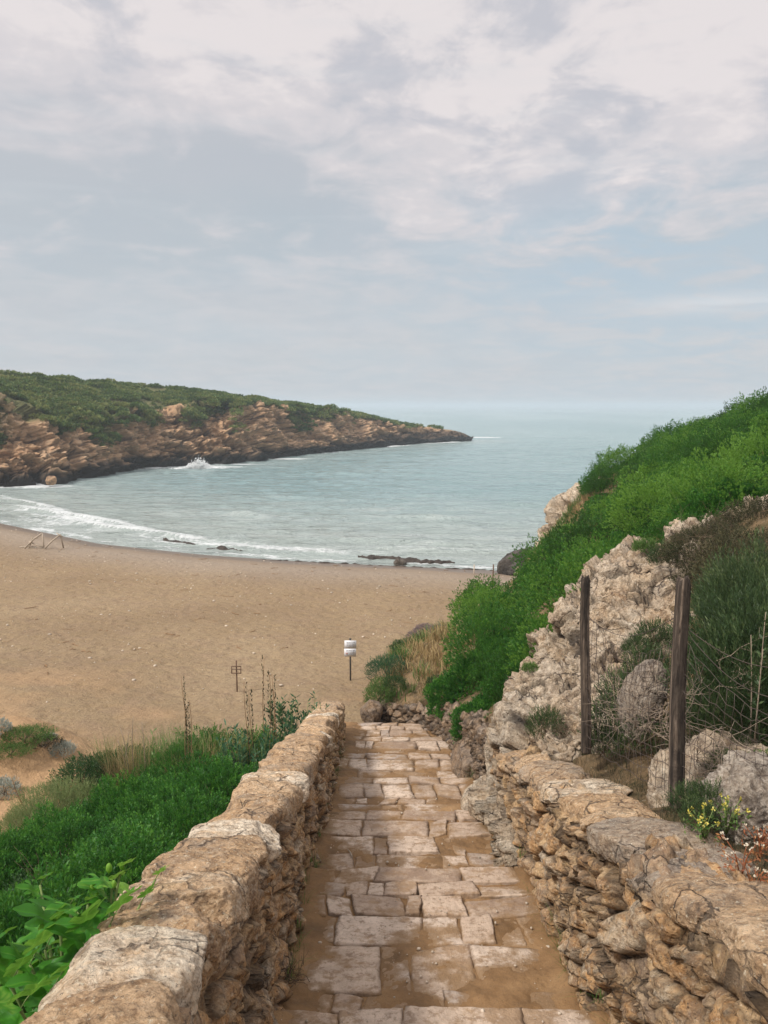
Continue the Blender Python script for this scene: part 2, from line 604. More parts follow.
MAT['brownleaf'] = leaf_mat('brown dry heath leaves', (0.014, 0.018, 0.008), (0.05, 0.052, 0.022), (0.17, 0.145, 0.075), trans=0.15, rough=0.8)
MAT['farleaf'] = leaf_mat('far headland scrub leaves', (0.016, 0.050, 0.012), (0.065, 0.145, 0.028), (0.24, 0.26, 0.08), trans=0.25)
MAT['grass'] = leaf_mat('green grass blades', (0.03, 0.08, 0.015), (0.09, 0.19, 0.04), (0.24, 0.32, 0.10))
MAT['drygrass'] = leaf_mat('dry straw blades', (0.16, 0.11, 0.045), (0.36, 0.25, 0.11), (0.56, 0.44, 0.23), trans=0.2, rough=0.8)
MAT['fig'] = leaf_mat('fig leaves', (0.022, 0.115, 0.010), (0.06, 0.25, 0.020), (0.28, 0.48, 0.07), trans=0.4, rough=0.5, spec=0.3)
MAT['yellow'] = leaf_mat('yellow petals', (0.5, 0.42, 0.05), (0.65, 0.56, 0.10), (0.8, 0.72, 0.25), trans=0.2)
MAT['whitef'] = leaf_mat('cream petals', (0.6, 0.5, 0.36), (0.72, 0.64, 0.5), (0.82, 0.77, 0.66), trans=0.2)
MAT['purple'] = leaf_mat('mauve flower heads', (0.07, 0.06, 0.06), (0.17, 0.12, 0.15), (0.34, 0.25, 0.30), trans=0.2)
MAT['redstem'] = leaf_mat('reddish succulent leaves', (0.16, 0.045, 0.02), (0.34, 0.12, 0.05), (0.45, 0.25, 0.10), trans=0.2)


def plain(name, color, rough=0.8, var=0.25, scale=8, bump=0.3, bd=0.01, metal=0.0, stretch=(1, 1, 1)):
    m = M(name)
    n = m.noise(scale, 6, 0.65, vec=m.pos(stretch))
    col = m.ramp(n, [(0.3, tuple(c * (1 - var) for c in color)), (0.7, tuple(min(1, c * (1 + var)) for c in color))])
    return m.done(col, rough, m.bump(n, bump, bd), 0.3, Metallic=metal)


MAT['stem'] = plain('brown twig bark', (0.12, 0.085, 0.055))
MAT['greenstem'] = plain('green stems', (0.16, 0.22, 0.07))
MAT['deadtwig'] = plain('dead grey twigs', (0.30, 0.235, 0.175))
MAT['drystalk'] = plain('dry brown stalks', (0.27, 0.165, 0.085))
MAT['wire'] = plain('rusty wire', (0.085, 0.065, 0.055), 0.7)
MAT['signpost'] = plain('dark metal post', (0.075, 0.07, 0.065), 0.6)
MAT['signwhite'] = plain('white sign face', (0.72, 0.72, 0.74), 0.45, 0.04)
MAT['signink'] = plain('faded print', (0.34, 0.36, 0.40), 0.6, 0.1)
MAT['signred'] = plain('faded red print', (0.50, 0.24, 0.22), 0.6, 0.1)
MAT['driftwood'] = plain('bleached driftwood', (0.42, 0.35, 0.27), 0.85)
MAT['seaweed'] = plain('dark seagrass litter', (0.045, 0.034, 0.027), 0.7, 0.5, 1.2, 0.6, 0.1)
MAT['pebble'] = plain('beach pebbles and litter', (0.50, 0.42, 0.33), 0.8, 0.5, 0.7)
MAT['brownwood'] = plain('brown wooden sign', (0.14, 0.085, 0.055), 0.8)


def wood_mat(name='weathered post wood', k=1.0):
    m = M(name)
    g = m.noise(16, 7, 0.7, vec=m.pos((3.5, 3.5, 0.22)), dist=0.4)
    col = m.ramp(g, [(0.30, (0.035 * k, 0.028 * k, 0.022 * k)), (0.46, (0.12 * k, 0.09 * k, 0.068 * k)), (0.62, (0.22 * k, 0.17 * k, 0.13 * k)), (0.8, (0.32 * k, 0.26 * k, 0.20 * k))])
    col = m.mix(m.rng(m.noise(3, 6, 0.7), 0.52, 0.68, 0, 0.75), col, (0.03, 0.025, 0.022))
    col = m.mix(m.attr('cell'), col, (0.016, 0.014, 0.013))
    return m.done(col, 0.9, m.bump(g, 1.0, 0.02), 0.2)


MAT['wood'] = wood_mat(k=1.55)
MAT['wooddark'] = wood_mat('dark weathered post wood', 0.95)


def sea_mat():
    m = M('sea water')
    shal = m.attr('shallow')
    foam = m.attr('foam')
    deep = m.mix(m.rng(m.noise(0.012, 4, 0.5, vec=m.pos((1, 0.35, 1))), 0.35, 0.65), (0.235, 0.35, 0.36), (0.31, 0.42, 0.425))
    col = m.mix(shal, deep, (0.38, 0.43, 0.40))
    # milky streaks of stirred-up sand and old foam
    st = m.noise(0.22, 7, 0.65, vec=m.pos((0.5, 1.6, 1)), dist=0.8)
    col = m.mix(m.math('MULTIPLY', m.rng(st, 0.46, 0.66), m.rng(shal, 0.0, 0.8, 0.12, 0.7)), col, (0.46, 0.51, 0.49))
    fn = m.noise(1.0, 9, 0.75, vec=m.pos((0.9, 1.5, 1)), dist=1.2)
    fz = m.vor(1.7, vec=m.pos((0.8, 1.3, 1)), feature='DISTANCE_TO_EDGE')
    lace = m.rng(m.math('SUBTRACT', m.math('ADD', fn, m.math('MULTIPLY', foam, 0.55)), m.math('MULTIPLY', fz, 0.35)), 0.66, 0.94)
    f = m.math('MULTIPLY', lace, m.rng(foam, 0.04, 0.6, 0, .88), clamp=True)
    col = m.mix(f, col, (0.74, 0.765, 0.765))
    rough = m.rng(f, 0, 1, 0.13, 0.75)
    w1 = m.noise(0.55, 5, 0.6, vec=m.pos((0.45, 1, 1)), dist=0.5)
    w2 = m.noise(2.6, 5, 0.65, vec=m.pos((0.5, 1, 1)), dist=0.3)
    w3 = m.noise(0.09, 4, 0.55, vec=m.pos((0.35, 1, 1)))
    nb = m.bump(w3, 0.6, 2.6)
    nb = m.bump(w1, 1.0, 1.2, nb)
    nb = m.bump(w2, 1.0, 0.34, nb)
    return m.done(col, rough, nb, 0.5, IOR=1.33)


MAT['sea'] = sea_mat()
# ================================================================== terrain
SEA = -9.0
_shx = np.array([-140, -80, -60, -50, -44, -29.9, -18.7, -11, -4.9, 2, 7.5, 14, 30, 80], float)
_shy = np.array([60, 74, 78, 77, 72, 58.3, 49.3, 45.6, 43.6, 42.0, 40.8, 40.5, 40, 40], float)


def shore_y(x):
    return np.interp(x, _shx, _shy)


def tread_line(y):
    return -3.6 - 0.274 * (y - 4.18)


def wall_top(y):
    return -1.75 - 0.33 * (y - 2.0)


def rwall_top(y):
    return -1.74 - 0.335 * (y - 2.2)


def land(x, y):
    """Height of the sandy ground sheet."""
    s = shore_y(x) - y
    z = SEA + np.interp(s, [-60, -20, 0, 3, 8, 15, 23, 27.5, 35, 50, 90], [-6, -2.4, -0.02, 0.32, 0.62, 1.05, 1.8, 2.35, 2.95, 3.6, 4.2])
    p = xyz(x, y)
    z = z + 0.10 * fbm(p, 0.13, 3, seed=2) * smooth(3, 9, s) + 0.05 * fbm(p, 0.7, 3, seed=3) * smooth(2, 6, s)
    # dune with an eroded near face at the left
    cx, cy = -7.3, 13.0
    r = np.hypot((x - cx) / 2.0, (y - cy) / 1.5) + 0.22 * fbm(p, 0.8, 3, seed=5)
    z = z + 0.62 * (1 - smooth(0.35, 1.05, r))
    # planted bank along the left wall
    bank = wall_top(y) - 1.0 - 0.42 * np.maximum(0, -1.07 - x) + 0.12 * fbm(p, 0.6, 3, seed=6)
    bank = bank - 3.0 * smooth(13.0, 16.0, y)
    w = 0.25
    mx = np.maximum(z, bank) + w * np.exp(-np.abs(z - bank) / w) * 0.35
    under = np.minimum(z, tread_line(y) - 0.45)
    z = np.where(x < -0.85, mx, np.where(y < 14.9, under, z))
    return z


def build_ground():
    # fine rows near the camera, coarser beyond
    xs = np.concatenate([np.linspace(-140, -40, 90)[:-1], np.linspace(-40, -12, 300)[:-1], np.linspace(-12, 3, 290)[:-1], np.linspace(3, 30, 130)])
    ys = np.concatenate([np.linspace(-25, 5, 40)[:-1], np.linspace(5, 30, 360)[:-1], np.linspace(30, 62, 260)[:-1], np.linspace(62, 105, 60)])
    X, Y = np.meshgrid(xs, ys, indexing='ij')
    Z = land(X, Y)
    s = shore_y(X) - Y
    p = xyz(X, Y)
    bank = smooth(0.1, 0.9, Z - (SEA + np.interp(s, [0, 8, 23, 27.5, 35, 50], [0, .62, 1.8, 2.35, 2.95, 3.6]))) * (X < -0.8) * (X > -6.4)
    dune = 1 - smooth(0.5, 1.4, np.hypot((X + 7.0) / 2.6, (Y - 11.8) / 2.4))
    # foot-trodden hollows
    f1, f2, c = worley2(X * 2.4 + 0.4 * fbm(p, 1.5, 2, seed=8), Y * 2.4, 3)
    Z = Z - 0.035 * (1 - smooth(0.12, 0.42, f1)) * smooth(2.5, 6, s) * (c > 0.35)
    Z = Z + 0.012 * fbm(p, 3.1, 3, seed=9) * smooth(2, 6, s)
    edge = s + 0.8 * fbm(p, 0.25, 3, seed=10)
    wet = np.clip(1 - smooth(0.9, 4.2, edge), 0, 1)
    grey = smooth(11, 3, edge) * 0.75 * (1 - wet) + 0.6 * smooth(4, 11, X) * (Y > 30)
    warm = np.clip(dune + 0.4 * smooth(24, 27, s) * smooth(0.0, 0.3, fbm(p, .3, 3, seed=31)), 0, 1)
    o = build('ground', np.stack([X, Y, Z], -1).reshape(-1, 3), grid_faces(len(xs), len(ys)), MAT['sand'], origin='world',
              attrs=dict(wet=wet, grey=np.clip(grey, 0, 1), soil=bank * (1 - dune), warm=warm))
    tag(o, 'sandy beach and planted bank running down to the water', kind='structure')


build_ground()


# ------------------------------------------------------------------ sea
FOOT = [(-420, 497), (-200, 492), (-80, 489), (0, 487), (50, 484), (100, 474), (140, 469), (190, 465), (240, 463), (300, 455), (370, 448), (430, 443), (455, 442), (472, 441)]
FOOTW = np.array([Pz(a, b, SEA) for a, b in FOOT])


def build_sea():
    r = np.exp(np.linspace(math.log(30), math.log(7000), 760))
    th = np.radians(np.linspace(-62, 62, 900))
    R, T = np.meshgrid(r, th, indexing='ij')
    X, Y = R * np.sin(T), R * np.cos(T)
    s = Y - shore_y(X)            # metres out from the sand
    p = xyz(X, Y)
    fade = 1 / (1 + (R / 260) ** 2)
    Z = np.zeros_like(X)
    warp = fbm(p, 0.035, 3, seed=20)
    for k, (ang, wl, a) in enumerate([(0.12, 7.0, .075), (-0.25, 4.1, .055), (0.4, 2.6, .04), (-.6, 1.7, .022)]):
        ph = (X * sin(ang) + Y * cos(ang)) / wl * 2 * pi + warp * 9 + k
        Z += a * np.sin(ph) * (0.4 + 0.9 * np.abs(fbm(p, 0.06, 2, seed=21 + k)) * 2)
    Z *= fade * smooth(0, 8, s)
    # separate low swells heading for the beach
    foam = np.zeros_like(X)
    for (px, py, half, h, w, fm) in [(430, 519, 2.6, .34, .7, 0.0), (240, 515, 3.4, .30, .8, 0.0), (300, 498, 3.0, .16, .8, 0), (520, 505, 4.0, .2, .9, 0), (395, 542, 7, .16, .7, .25),
                                     (205, 541, 6, .2, .6, .5), (470, 552, 7, .2, .5, .55), (70, 517, 9, .3, .7, .95), (30, 505, 6, .25, .8, .8), (330, 552, 6, .14, .5, .5),
                                     (240, 549, 8, .12, .5, .75), (110, 528, 9, .22, .6, .95), (340, 474, 7, .12, 1.0, 0), (600, 475, 9, .15, 1.2, 0), (450, 482, 7, .12, 1.0, 0), (540, 540, 6, .15, .6, .45)]:
        c = Pz(px, py, SEA)
        ddx = X - c[0]
        slope = (shore_y(np.array([c[0] + 3.0])) - shore_y(np.array([c[0] - 3.0])))[0] / 6
        dy = Y - c[1] - slope * ddx - 0.5 * fbm(p, .2, 2, seed=c[0])
        g = np.exp(-(ddx / half) ** 2) * np.exp(-np.where(dy < 0, (dy / (w * .55)) ** 2, (dy / (w * 1.7)) ** 2))
        Z += h * g
        foam = np.maximum(foam, fm * np.exp(-(ddx / (half * 1.1)) ** 4) * smooth(-0.5 * w, 0.1, dy) * (1 - smooth(0.4, 2.6, dy)))
    # swash at the sand edge
    sn = s + 0.9 * fbm(p, 0.25, 3, seed=24)
    foam = np.maximum(foam, np.exp(-((sn - 0.45) / 0.5) ** 2) * (.62 + .8 * fbm(p, .35, 3, seed=25)))
    foam = np.maximum(foam, 0.55 * np.exp(-((sn - 3.2) / 0.9) ** 2) * smooth(-0.1, .2, fbm(p, .12, 2, seed=26) + 0.1))
    left = 1 - smooth(-26, -10, X)
    foam = np.maximum(foam, 0.66 * left * (1 - smooth(5, 13, sn)) * smooth(-.35, .15, fbm(p, .16, 3, seed=27)))
    # surf against the headland foot
    dmin = np.full(X.shape, 1e9)
    near = (R < 230)
    Xn, Yn = X[near], Y[near]
    dm = np.full(Xn.shape, 1e9)
    for a, b in zip(FOOTW[:-1], FOOTW[1:]):
        ab = b[:2] - a[:2]
        t = np.clip(((Xn - a[0]) * ab[0] + (Yn - a[1]) * ab[1]) / (ab @ ab), 0, 1)
        dm = np.minimum(dm, np.hypot(Xn - a[0] - t * ab[0], Yn - a[1] - t * ab[1]))
    dmin[near] = dm
    hf = np.exp(-(dmin / 2.2) ** 2) * smooth(-.25, .2, fbm(p, .06, 2, seed=28))
    for px, py, rx, ry in [(205, 467, 7, 2.6), (225, 464, 9, 1.5), (484, 437.5, 6, 5), (40, 487, 4.5, 1.6), (290, 459, 8, 1.5)]:
        c = Pz(px, py, SEA)
        hf = np.maximum(hf, np.exp(-((X - c[0]) / rx) ** 2 - ((Y - c[1]) / ry) ** 2))
    foam = np.maximum(foam, hf)
    # scattered whitecaps
    shallow = np.clip(1 - smooth(2, 42, s), 0, 1) * 0.9
    shallow = np.maximum(shallow, (1 - smooth(0, 16, dmin)) * .45)
    Z = np.where(s < 0, np.minimum(Z, 0.0), Z)
    V = np.stack([X, Y, SEA + Z + 0.02 - 0.0 * R], -1)
    o = build('sea', V.reshape(-1, 3), grid_faces(len(r), len(th)), MAT['sea'], origin='world', attrs=dict(foam=np.clip(foam, 0, 1), shallow=shallow))
    tag(o, 'pale turquoise sea of the bay reaching the horizon', kind='structure')


build_sea()


# ------------------------------------------------------------------ headland across the bay
def build_headland():
    #        x    foot  ctop crest  dtop dcrest
    T = np.array([(-420, 497, 372, 352, 7, 34), (-200, 492, 392, 364, 6, 32), (-80, 489, 400, 370, 6, 30), (0, 487, 404, 374.5, 5, 30), (30, 485.5, 418, 376, 7, 30), (55, 484, 436, 378, 9, 29), (80, 479, 424, 380, 6, 28), (110, 473, 416, 382, 5, 26),
                  (150, 468, 418, 387, 5, 26), (190, 465, 413, 391, 6, 22), (215, 464, 401, 395, 9, 18), (250, 462, 405, 399.5, 9, 18), (300, 455, 413, 406.5, 8, 17), (340, 451, 417, 412, 7, 14),
                  (370, 448, 421, 419, 7, 12), (400, 445.5, 427, 424.5, 6, 10), (430, 443, 429, 427, 5, 9), (450, 442, 431, 430, 4, 8), (464, 441.5, 434, 433, 3, 6), (473, 441, 438.6, 438.4, 1.5, 3)], float)
    nu, nv = 1000, 230
    u = np.linspace(0, 1, nu)
    pxs = -420 + (473 + 420) * u ** 0.85
    g = lambda c: np.interp(pxs, T[:, 0], T[:, c])
    foot = np.array([Pz(a, b, SEA) for a, b in zip(pxs, g(1))])
    df = np.array([SEA / (-SP + (512 - b) / F * CP) for b in g(1)])
    ctop = np.array([P(a, b, d) for a, b, d in zip(pxs, g(2), df + g(4))])
    crest = np.array([P(a, b, d) for a, b, d in zip(pxs, g(3), df + g(5))])
    k = 9
    ker = np.hanning(31)
    ker /= ker.sum()
    for arr in (foot, ctop, crest):
        for c in range(3):
            pad = np.pad(arr[:, c], 15, mode='edge')
            arr[:, c] = np.convolve(pad, ker, 'valid')
    under = foot + np.array([0.6, -3.0, -2.6])
    ledge = foot * 0.82 + ctop * 0.18
    ledge[:, 2] = foot[:, 2] + 0.13 * (ctop[:, 2] - foot[:, 2])
    shoulder = ctop * .72 + crest * .28
    shoulder[:, 2] = ctop[:, 2] * .58 + crest[:, 2] * .42
    back1 = crest + (crest - ctop) * np.array([1, 1, 0]) * 1.0 + np.array([0, 4, 0])
    back1[:, 2] = crest[:, 2] - 1.0
    back2 = back1 + np.array([4, 16, 0])
    back2[:, 2] = SEA - 2.5
    rows = np.stack([under, foot, ledge, foot * .35 + ctop * .65, ctop, shoulder, crest, back1, back2], 1)
    rows[:, 3, 2] = foot[:, 2] * .38 + ctop[:, 2] * .62
    pos = np.array([0, .08, .16, .40, .58, .72, .86, .93, 1.0])
    vv = np.linspace(0, 1, nv)
    V = np.stack([np.stack([np.interp(vv, pos, rows[i, :, c]) for c in range(3)], -1) for i in range(nu)])
    hgt = np.clip((g(1) - g(2)) / 60, .12, 1)[:, None]
    n = normals_grid(V)
    n *= np.sign(n[..., 2:3] + 1e-6)
    cliff = (smooth(.03, .12, vv) * (1 - smooth(.56, .70, vv)))[None, :] * np.ones((nu, 1))
    out = n * np.array([1, 1, .4])
    out /= np.linalg.norm(out, axis=-1)[..., None]
    pw = V + 1.7 * np.stack([fbm(V, .12, 4, .6, seed=s) for s in (41, 42, 43)], -1)
    q1, q2, c4 = worley3(pw * np.array([.36, .36, .5]), 4)
    q3, q4, c5 = worley3(pw * np.array([.8, .8, 1.0]), 5)
    def blocks(w_, h_, sd):
        # jointed beds: layers of blocks, each layer with its own joints
        lay = pw[..., 2] / h_ + .6 * fbm(V, .06, 2, seed=sd)
        li = np.floor(lay)
        al = (pw[..., 0] + .5 * pw[..., 1]) / w_ + hrand(li, sd) * 7 + .25 * fbm(V, .5, 2, seed=sd + 1)
        ai = np.floor(al)
        e = np.minimum(np.minimum(al - ai, 1 - al + ai) * w_, np.minimum(lay - li, 1 - lay + li) * h_)
        return e, hrand(li * 131 + ai * 17, sd + 3), hrand(li, sd + 5)
    eb, c1, l1 = blocks(4.6, 2.1, 4)
    es, c2, l2 = blocks(1.9, .85, 9)
    f1, f2 = 0, eb * .35
    g1, g2 = 0, es * .6
    c1 = .65 * c1 + .35 * l1
    c2 = .6 * c2 + .4 * l2
    e1, e2, c3 = worley3(pw * np.array([1.4, 1.4, 3.2]), 6)
    disp = (c1 - .5) * .9 + (c2 - .5) * .5 + (c4 - .5) * 2.8 + (c5 - .5) * 1.5 + (c3 - .5) * .5 + 1.8 * fbm(V, .07, 3, seed=44) + .9 * fbm(V, .35, 4, .6, seed=39, ridged=True)
    gap = np.maximum(.8 * (1 - smooth(0, .10, f2 - f1)), .55 * (1 - smooth(0, .10, g2 - g1))) * cliff * smooth(-.35, .2, fbm(V, .25, 3, seed=40))
    disp -= gap * 0.9
    V = V + out * (disp * cliff * (0.35 + 0.65 * hgt))[..., None]
    top = 1 - cliff
    V[..., 2] += top * smooth(.5, .7, vv)[None] * (0.9 * fbm(V, .12, 4, seed=45) + .3 * fbm(V, .5, 3, seed=46)) * (.3 + .7 * hgt)
    green = smooth(.54, .66, vv[None] + .34 * fbm(V, .10, 4, seed=47)) * (1 - smooth(360, 400, pxs)[:, None] * .65)
    # green gullies spilling down the face
    gul = smooth(.12, .38, fbm(V * np.array([1, 1, .25]), .10, 3, seed=49)) * smooth(.28, .45, vv)[None] * smooth(-40, 40, 300 - pxs)[:, None]
    green = np.clip(np.maximum(green, gul), 0, 1)
    ng = fbm(V, .3, 4, seed=48)
    rel = V[..., 2] - SEA
    wet = 1 - smooth(1.0, 2.3, rel + 1.1 * ng + .0)
    wet = np.maximum(wet, (1 - smooth(2.0, 3.3, rel + ng)) * smooth(270, 400, pxs)[:, None] * .8)
    o = build('headland', V.reshape(-1, 3), grid_faces(nu, nv), MAT['headland'], origin='world', attrs=dict(gap=gap, green=green * .9, wet=wet))
    tag(o, 'rocky headland with green scrub closing the bay on the left', kind='structure')
    return V, green, pxs, vv


HL = build_headland()

# ------------------------------------------------------------------ right hillside
HC = [  # (px, py, depth)
    (768, 440, 22), (735, 450, 24), (700, 460, 26), (670, 468, 28), (640, 477, 30), (612, 478, 32), (595, 487, 33), (582, 500, 34.3),
    (768, 468, 17), (768, 496, 13), (700, 474, 18), (700, 505, 14.5), (640, 505, 20), (645, 533, 15.5), (602, 560, 14.5), (600, 525, 21), (575, 545, 26), (560, 560, 23), (548, 600, 17.5), (545, 640, 13.5),
    (525, 610, 19), (500, 625, 18), (490, 650, 15.5), (505, 700, 11.5), (470, 700, 13.0), (440, 706, 14.2), (415, 704, 15.6), (385, 703, 16.4),
    (385, 672, 17.8), (400, 655, 19), (440, 632, 21), (470, 622, 23), (500, 610, 25), (530, 590, 29),
    (690, 548, 10.6), (740, 520, 9.8), (768, 535, 8.6), (768, 610, 7.4), (768, 700, 5.9), (730, 745, 5.5), (700, 790, 4.6), (684, 812, 4.4), (740, 845, 3.8), (768, 880, 3.3), (640, 750, 5.9), (590, 748, 6.4), (530, 742, 7.4)]
HW = [P(*c) for c in HC]
HW += [np.array(a, float) for a in [(15, 20, 1.5), (16, 8, 1.5), (12, 4, 0.2), (6, 3, -1.2), (4, 1, -1.0), (2.2, 0, -1.0), (8, -4, 0), (22, 30, 0.5), (20, 40, -3), (14, 33, -1.5), (13, 37, -3.6), (9.5, 36, -5.6),
                                    (8.2, 37.5, -8.5), (10, 41, -9.5), (16, 43, -9), (24, 46, -9), (5.5, 33, -8.2), (4.2, 30, -7.9), (2.2, 26, -7.9), (0.3, 22.5, -7.9), (-1.0, 19.5, -7.9), (-1.0, 18, -7.8), (-.95, 16.4, -7.6), (-.9, 15.2, -7.4), (1.8, 2.6, -1.98), (1.8, 3.6, -2.3), (1.8, 4.6, -2.62), (1.8, 5.6, -2.95), (1.8, 6.6, -3.3), (2.6, 4.6, -2.5), (2.6, 5.8, -2.75), (25, 10, 3), (3, 5.0, -2.2), (1.9, 2.2, -1.75)]]
HW = np.array(HW)


def _tps(r):
    return r * r * np.log(r + 1e-6)


_n = len(HW)
_A = np.zeros((_n + 3, _n + 3))
_D = np.hypot(HW[:, None, 0] - HW[None, :, 0], HW[:, None, 1] - HW[None, :, 1])
_A[:_n, :_n] = _tps(_D) + 0.15 * np.eye(_n)
_A[:_n, _n:] = np.stack([np.ones(_n), HW[:, 0], HW[:, 1]], 1)
_A[_n:, :_n] = _A[:_n, _n:].T
_W = np.linalg.solve(_A, np.concatenate([HW[:, 2], np.zeros(3)]))


def hill0(x, y):
    x, y = np.asarray(x, float), np.asarray(y, float)
    z = _W[_n] + _W[_n + 1] * x + _W[_n + 2] * y
    for k in range(_n):
        z = z + _W[k] * _tps(np.hypot(x - HW[k, 0], y - HW[k, 1]))
    return z


# line of the retaining walls on the right of the steps: the hillside stops behind it
EDGE = np.array([(1.62, -6), (1.62, 7.2), (1.55, 8.6), (1.45, 10.5), (1.32, 12.6), (1.12, 14.2), (0.62, 15.0), (0.0, 15.45), (-0.28, 15.6)], float)


def edge_x(y):
    return np.interp(y, EDGE[:, 1], EDGE[:, 0])


def hill(x, y):
    z = hill0(x, y)
    return z


def build_hill():
    xs = np.concatenate([np.linspace(-2, 6, 200)[:-1], np.linspace(6, 26, 150)])
    ys = np.concatenate([np.linspace(-6, 16, 330)[:-1], np.linspace(16, 48, 210)])
    X, Y = np.meshgrid(xs, ys, indexing='ij')
    Z = hill(X, Y)
    p = xyz(X, Y, Z)
    Z = Z + 0.10 * fbm(p, .6, 4, seed=51) + .03 * fbm(p, 3, 3, seed=52)
    ex = edge_x(Y)
    Z = np.where((Y < 15.6) & (X < ex), np.minimum(Z, tread_line(Y) - .6), Z)
    o = build('hillside', np.stack([X, Y, Z], -1).reshape(-1, 3), grid_faces(len(xs), len(ys)), MAT['soil'], origin='world')
    tag(o, 'steep soil slope of the green hill right of the steps', kind='structure')


build_hill()
# ================================================================== masonry
def wall_mesh(line, thick, ztop, zbase, ds=0.02, dq=0.02, stone=(0.30, 0.17), depth=0.045, seed=0, rnd=0.12, side=1, batter=0.05, rough=1.0):
    """line: (k,2) polyline of the wall's visible face foot; the wall's body lies to its left (side=1) or right (-1)."""
    line = np.asarray(line, float)
    seg = np.hypot(*np.diff(line, axis=0).T)
    L = np.concatenate([[0], np.cumsum(seg)])
    if np.isscalar(ds):
        S = np.linspace(0, L[-1], max(4, int(L[-1] / ds)))
    else:
        S = ds(L[-1])
    X = np.interp(S, L, line[:, 0])
    Y = np.interp(S, L, line[:, 1])
    tx, ty = np.gradient(X, S), np.gradient(Y, S)
    k = 7
    tl = np.hypot(tx, ty)
    nx, ny = -ty / tl * side, tx / tl * side      # into the wall
    zt, zb = ztop(X, Y, S), zbase(X, Y, S)
    hmax = float(np.max(zt - zb))
    # profile (t, w): up the face, rounded over the top, down the back
    n1 = int(hmax / dq)
    n2 = int(thick / dq)
    n3 = max(4, n1 // 3)
    prof = []
    for i in range(n1):
        prof.append((0.0, i / n1, 0))
    for i in range(n2 + 1):
        a = i / n2
        prof.append((a, 1.0, 1))
    for i in range(1, n3 + 1):
        prof.append((1.0, 1 - i / n3, 2))
    prof = np.array(prof)
    h = (zt - zb)[:, None]
    a, b = prof[:, 0][None], prof[:, 1][None]
    acr = a * thick + batter * b * (1 - a)
    acr = acr + np.zeros_like(h)
    z = zb[:, None] + b * h
    # round the shoulders
    e = np.minimum(acr, thick - acr)
    if rnd:
        on = (prof[:, 2] == 1)[None]
        z = z - np.where(on, rnd * (1 - np.sqrt(np.clip(1 - (1 - np.clip(e / rnd, 0, 1)) ** 2, 0, 1))), 0)
        low = np.clip((zt[:, None] - z) / rnd, 0, 1)
    V = np.stack([X[:, None] + nx[:, None] * acr, Y[:, None] + ny[:, None] * acr, z], -1)
    # even arc-length coordinate up the profile
    q = np.concatenate([np.zeros((len(S), 1)), np.cumsum(np.linalg.norm(np.diff(V, axis=1), axis=-1), axis=1)], 1)
    N = normals_grid(V)
    c = V.mean(1, keepdims=True)
    sg = np.sign(((V - c) * N).sum(-1).mean())
    N *= sg
    sl = S[:, None] + 0 * q
    pw = V
    wu = sl / stone[0] + 0.24 * fbm(pw, 2.6, 3, seed=seed + 1)
    # courses follow the base; every other course shifted, heights vary
    wv = q / stone[1] + 0.24 * fbm(pw, 2.6, 3, seed=seed + 2) + 0.3 * fbm(pw, .8, 2, seed=seed + 3)
    f1, f2, cell, tl1 = worley2(wu, wv, seed, 0.95, True)
    g1, g2, cell2, tl2 = worley2(wu * 2.4 + 3, wv * 2.2, seed + 1, 0.95, True)
    small = smooth(-.05, .1, fbm(pw, 1.1, 2, seed=seed + 4))      # patches of small filler stones
    e1 = f2 - f1
    e2 = g2 - g1
    joint = np.clip(1 - smooth(0.0, 0.17, e1), 0, 1)
    joint = np.maximum(joint, .75 * small * (1 - smooth(0, .2, e2)))
    dome = smooth(0, .26, e1)
    d = depth * (dome - 0.6) + depth * 1.1 * (cell - .5) + small * depth * .5 * (cell2 - .5) + depth * (1.5 * tl1 + .7 * tl2 * (.4 + .6 * small))
    d += rough * (0.030 * fbm(pw, 5, 4, .55, seed + 5) + 0.018 * fbm(pw, 14, 3, .6, seed + 6, ridged=True) + 0.05 * fbm(pw, 1.2, 2, seed=seed + 7))
    # mortar and small fill keep the face from opening up
    d = np.where(d < -.022, -.022 + (d + .022) * .35, d) + .010 * fbm(pw, 32, 3, .6, seed + 9)
    hole = smooth(.26, .40, fbm(pw, 7, 3, seed=seed + 8))
    d -= hole * 0.05 * rough
    V = V + N * d[..., None]
    # close both ends
    nq = V.shape[1]
    F_ = [grid_faces(len(S), nq)]
    verts = V.reshape(-1, 3)
    at = dict(cell=np.clip(cell * .75 + cell2 * .25 * small + .12 * (1 - small), 0, 1), gap=np.clip(joint * .85 + .5 * hole, 0, 1))
    tris, extra, off = [], [], len(verts)
    for e_, i in ((0, 0), (1, len(S) - 1)):
        cpt = V[i].mean(0)
        extra.append(cpt)
        j = np.arange(nq)
        ring = i * nq + j
        nxt = i * nq + (j + 1) % nq
        tris.append(np.stack([np.full(nq, off + e_), ring if e_ else nxt, nxt if e_ else ring], -1))
    verts = np.concatenate([verts, np.array(extra)])
    F_.append(np.concatenate(tris))
    at = {k_: np.concatenate([v.ravel(), [.5, .5]]) for k_, v in at.items()}
    return verts, F_, at


def graded(L, y0=0.0, near=0.011, far=0.035):
    out, s = [0.0], 0.0
    while s < L:
        s += near + (far - near) * min(1, s / 9)
        out.append(min(s, L))
    return np.array(out)


def path_base(y):
    return tread_line(y) - .3


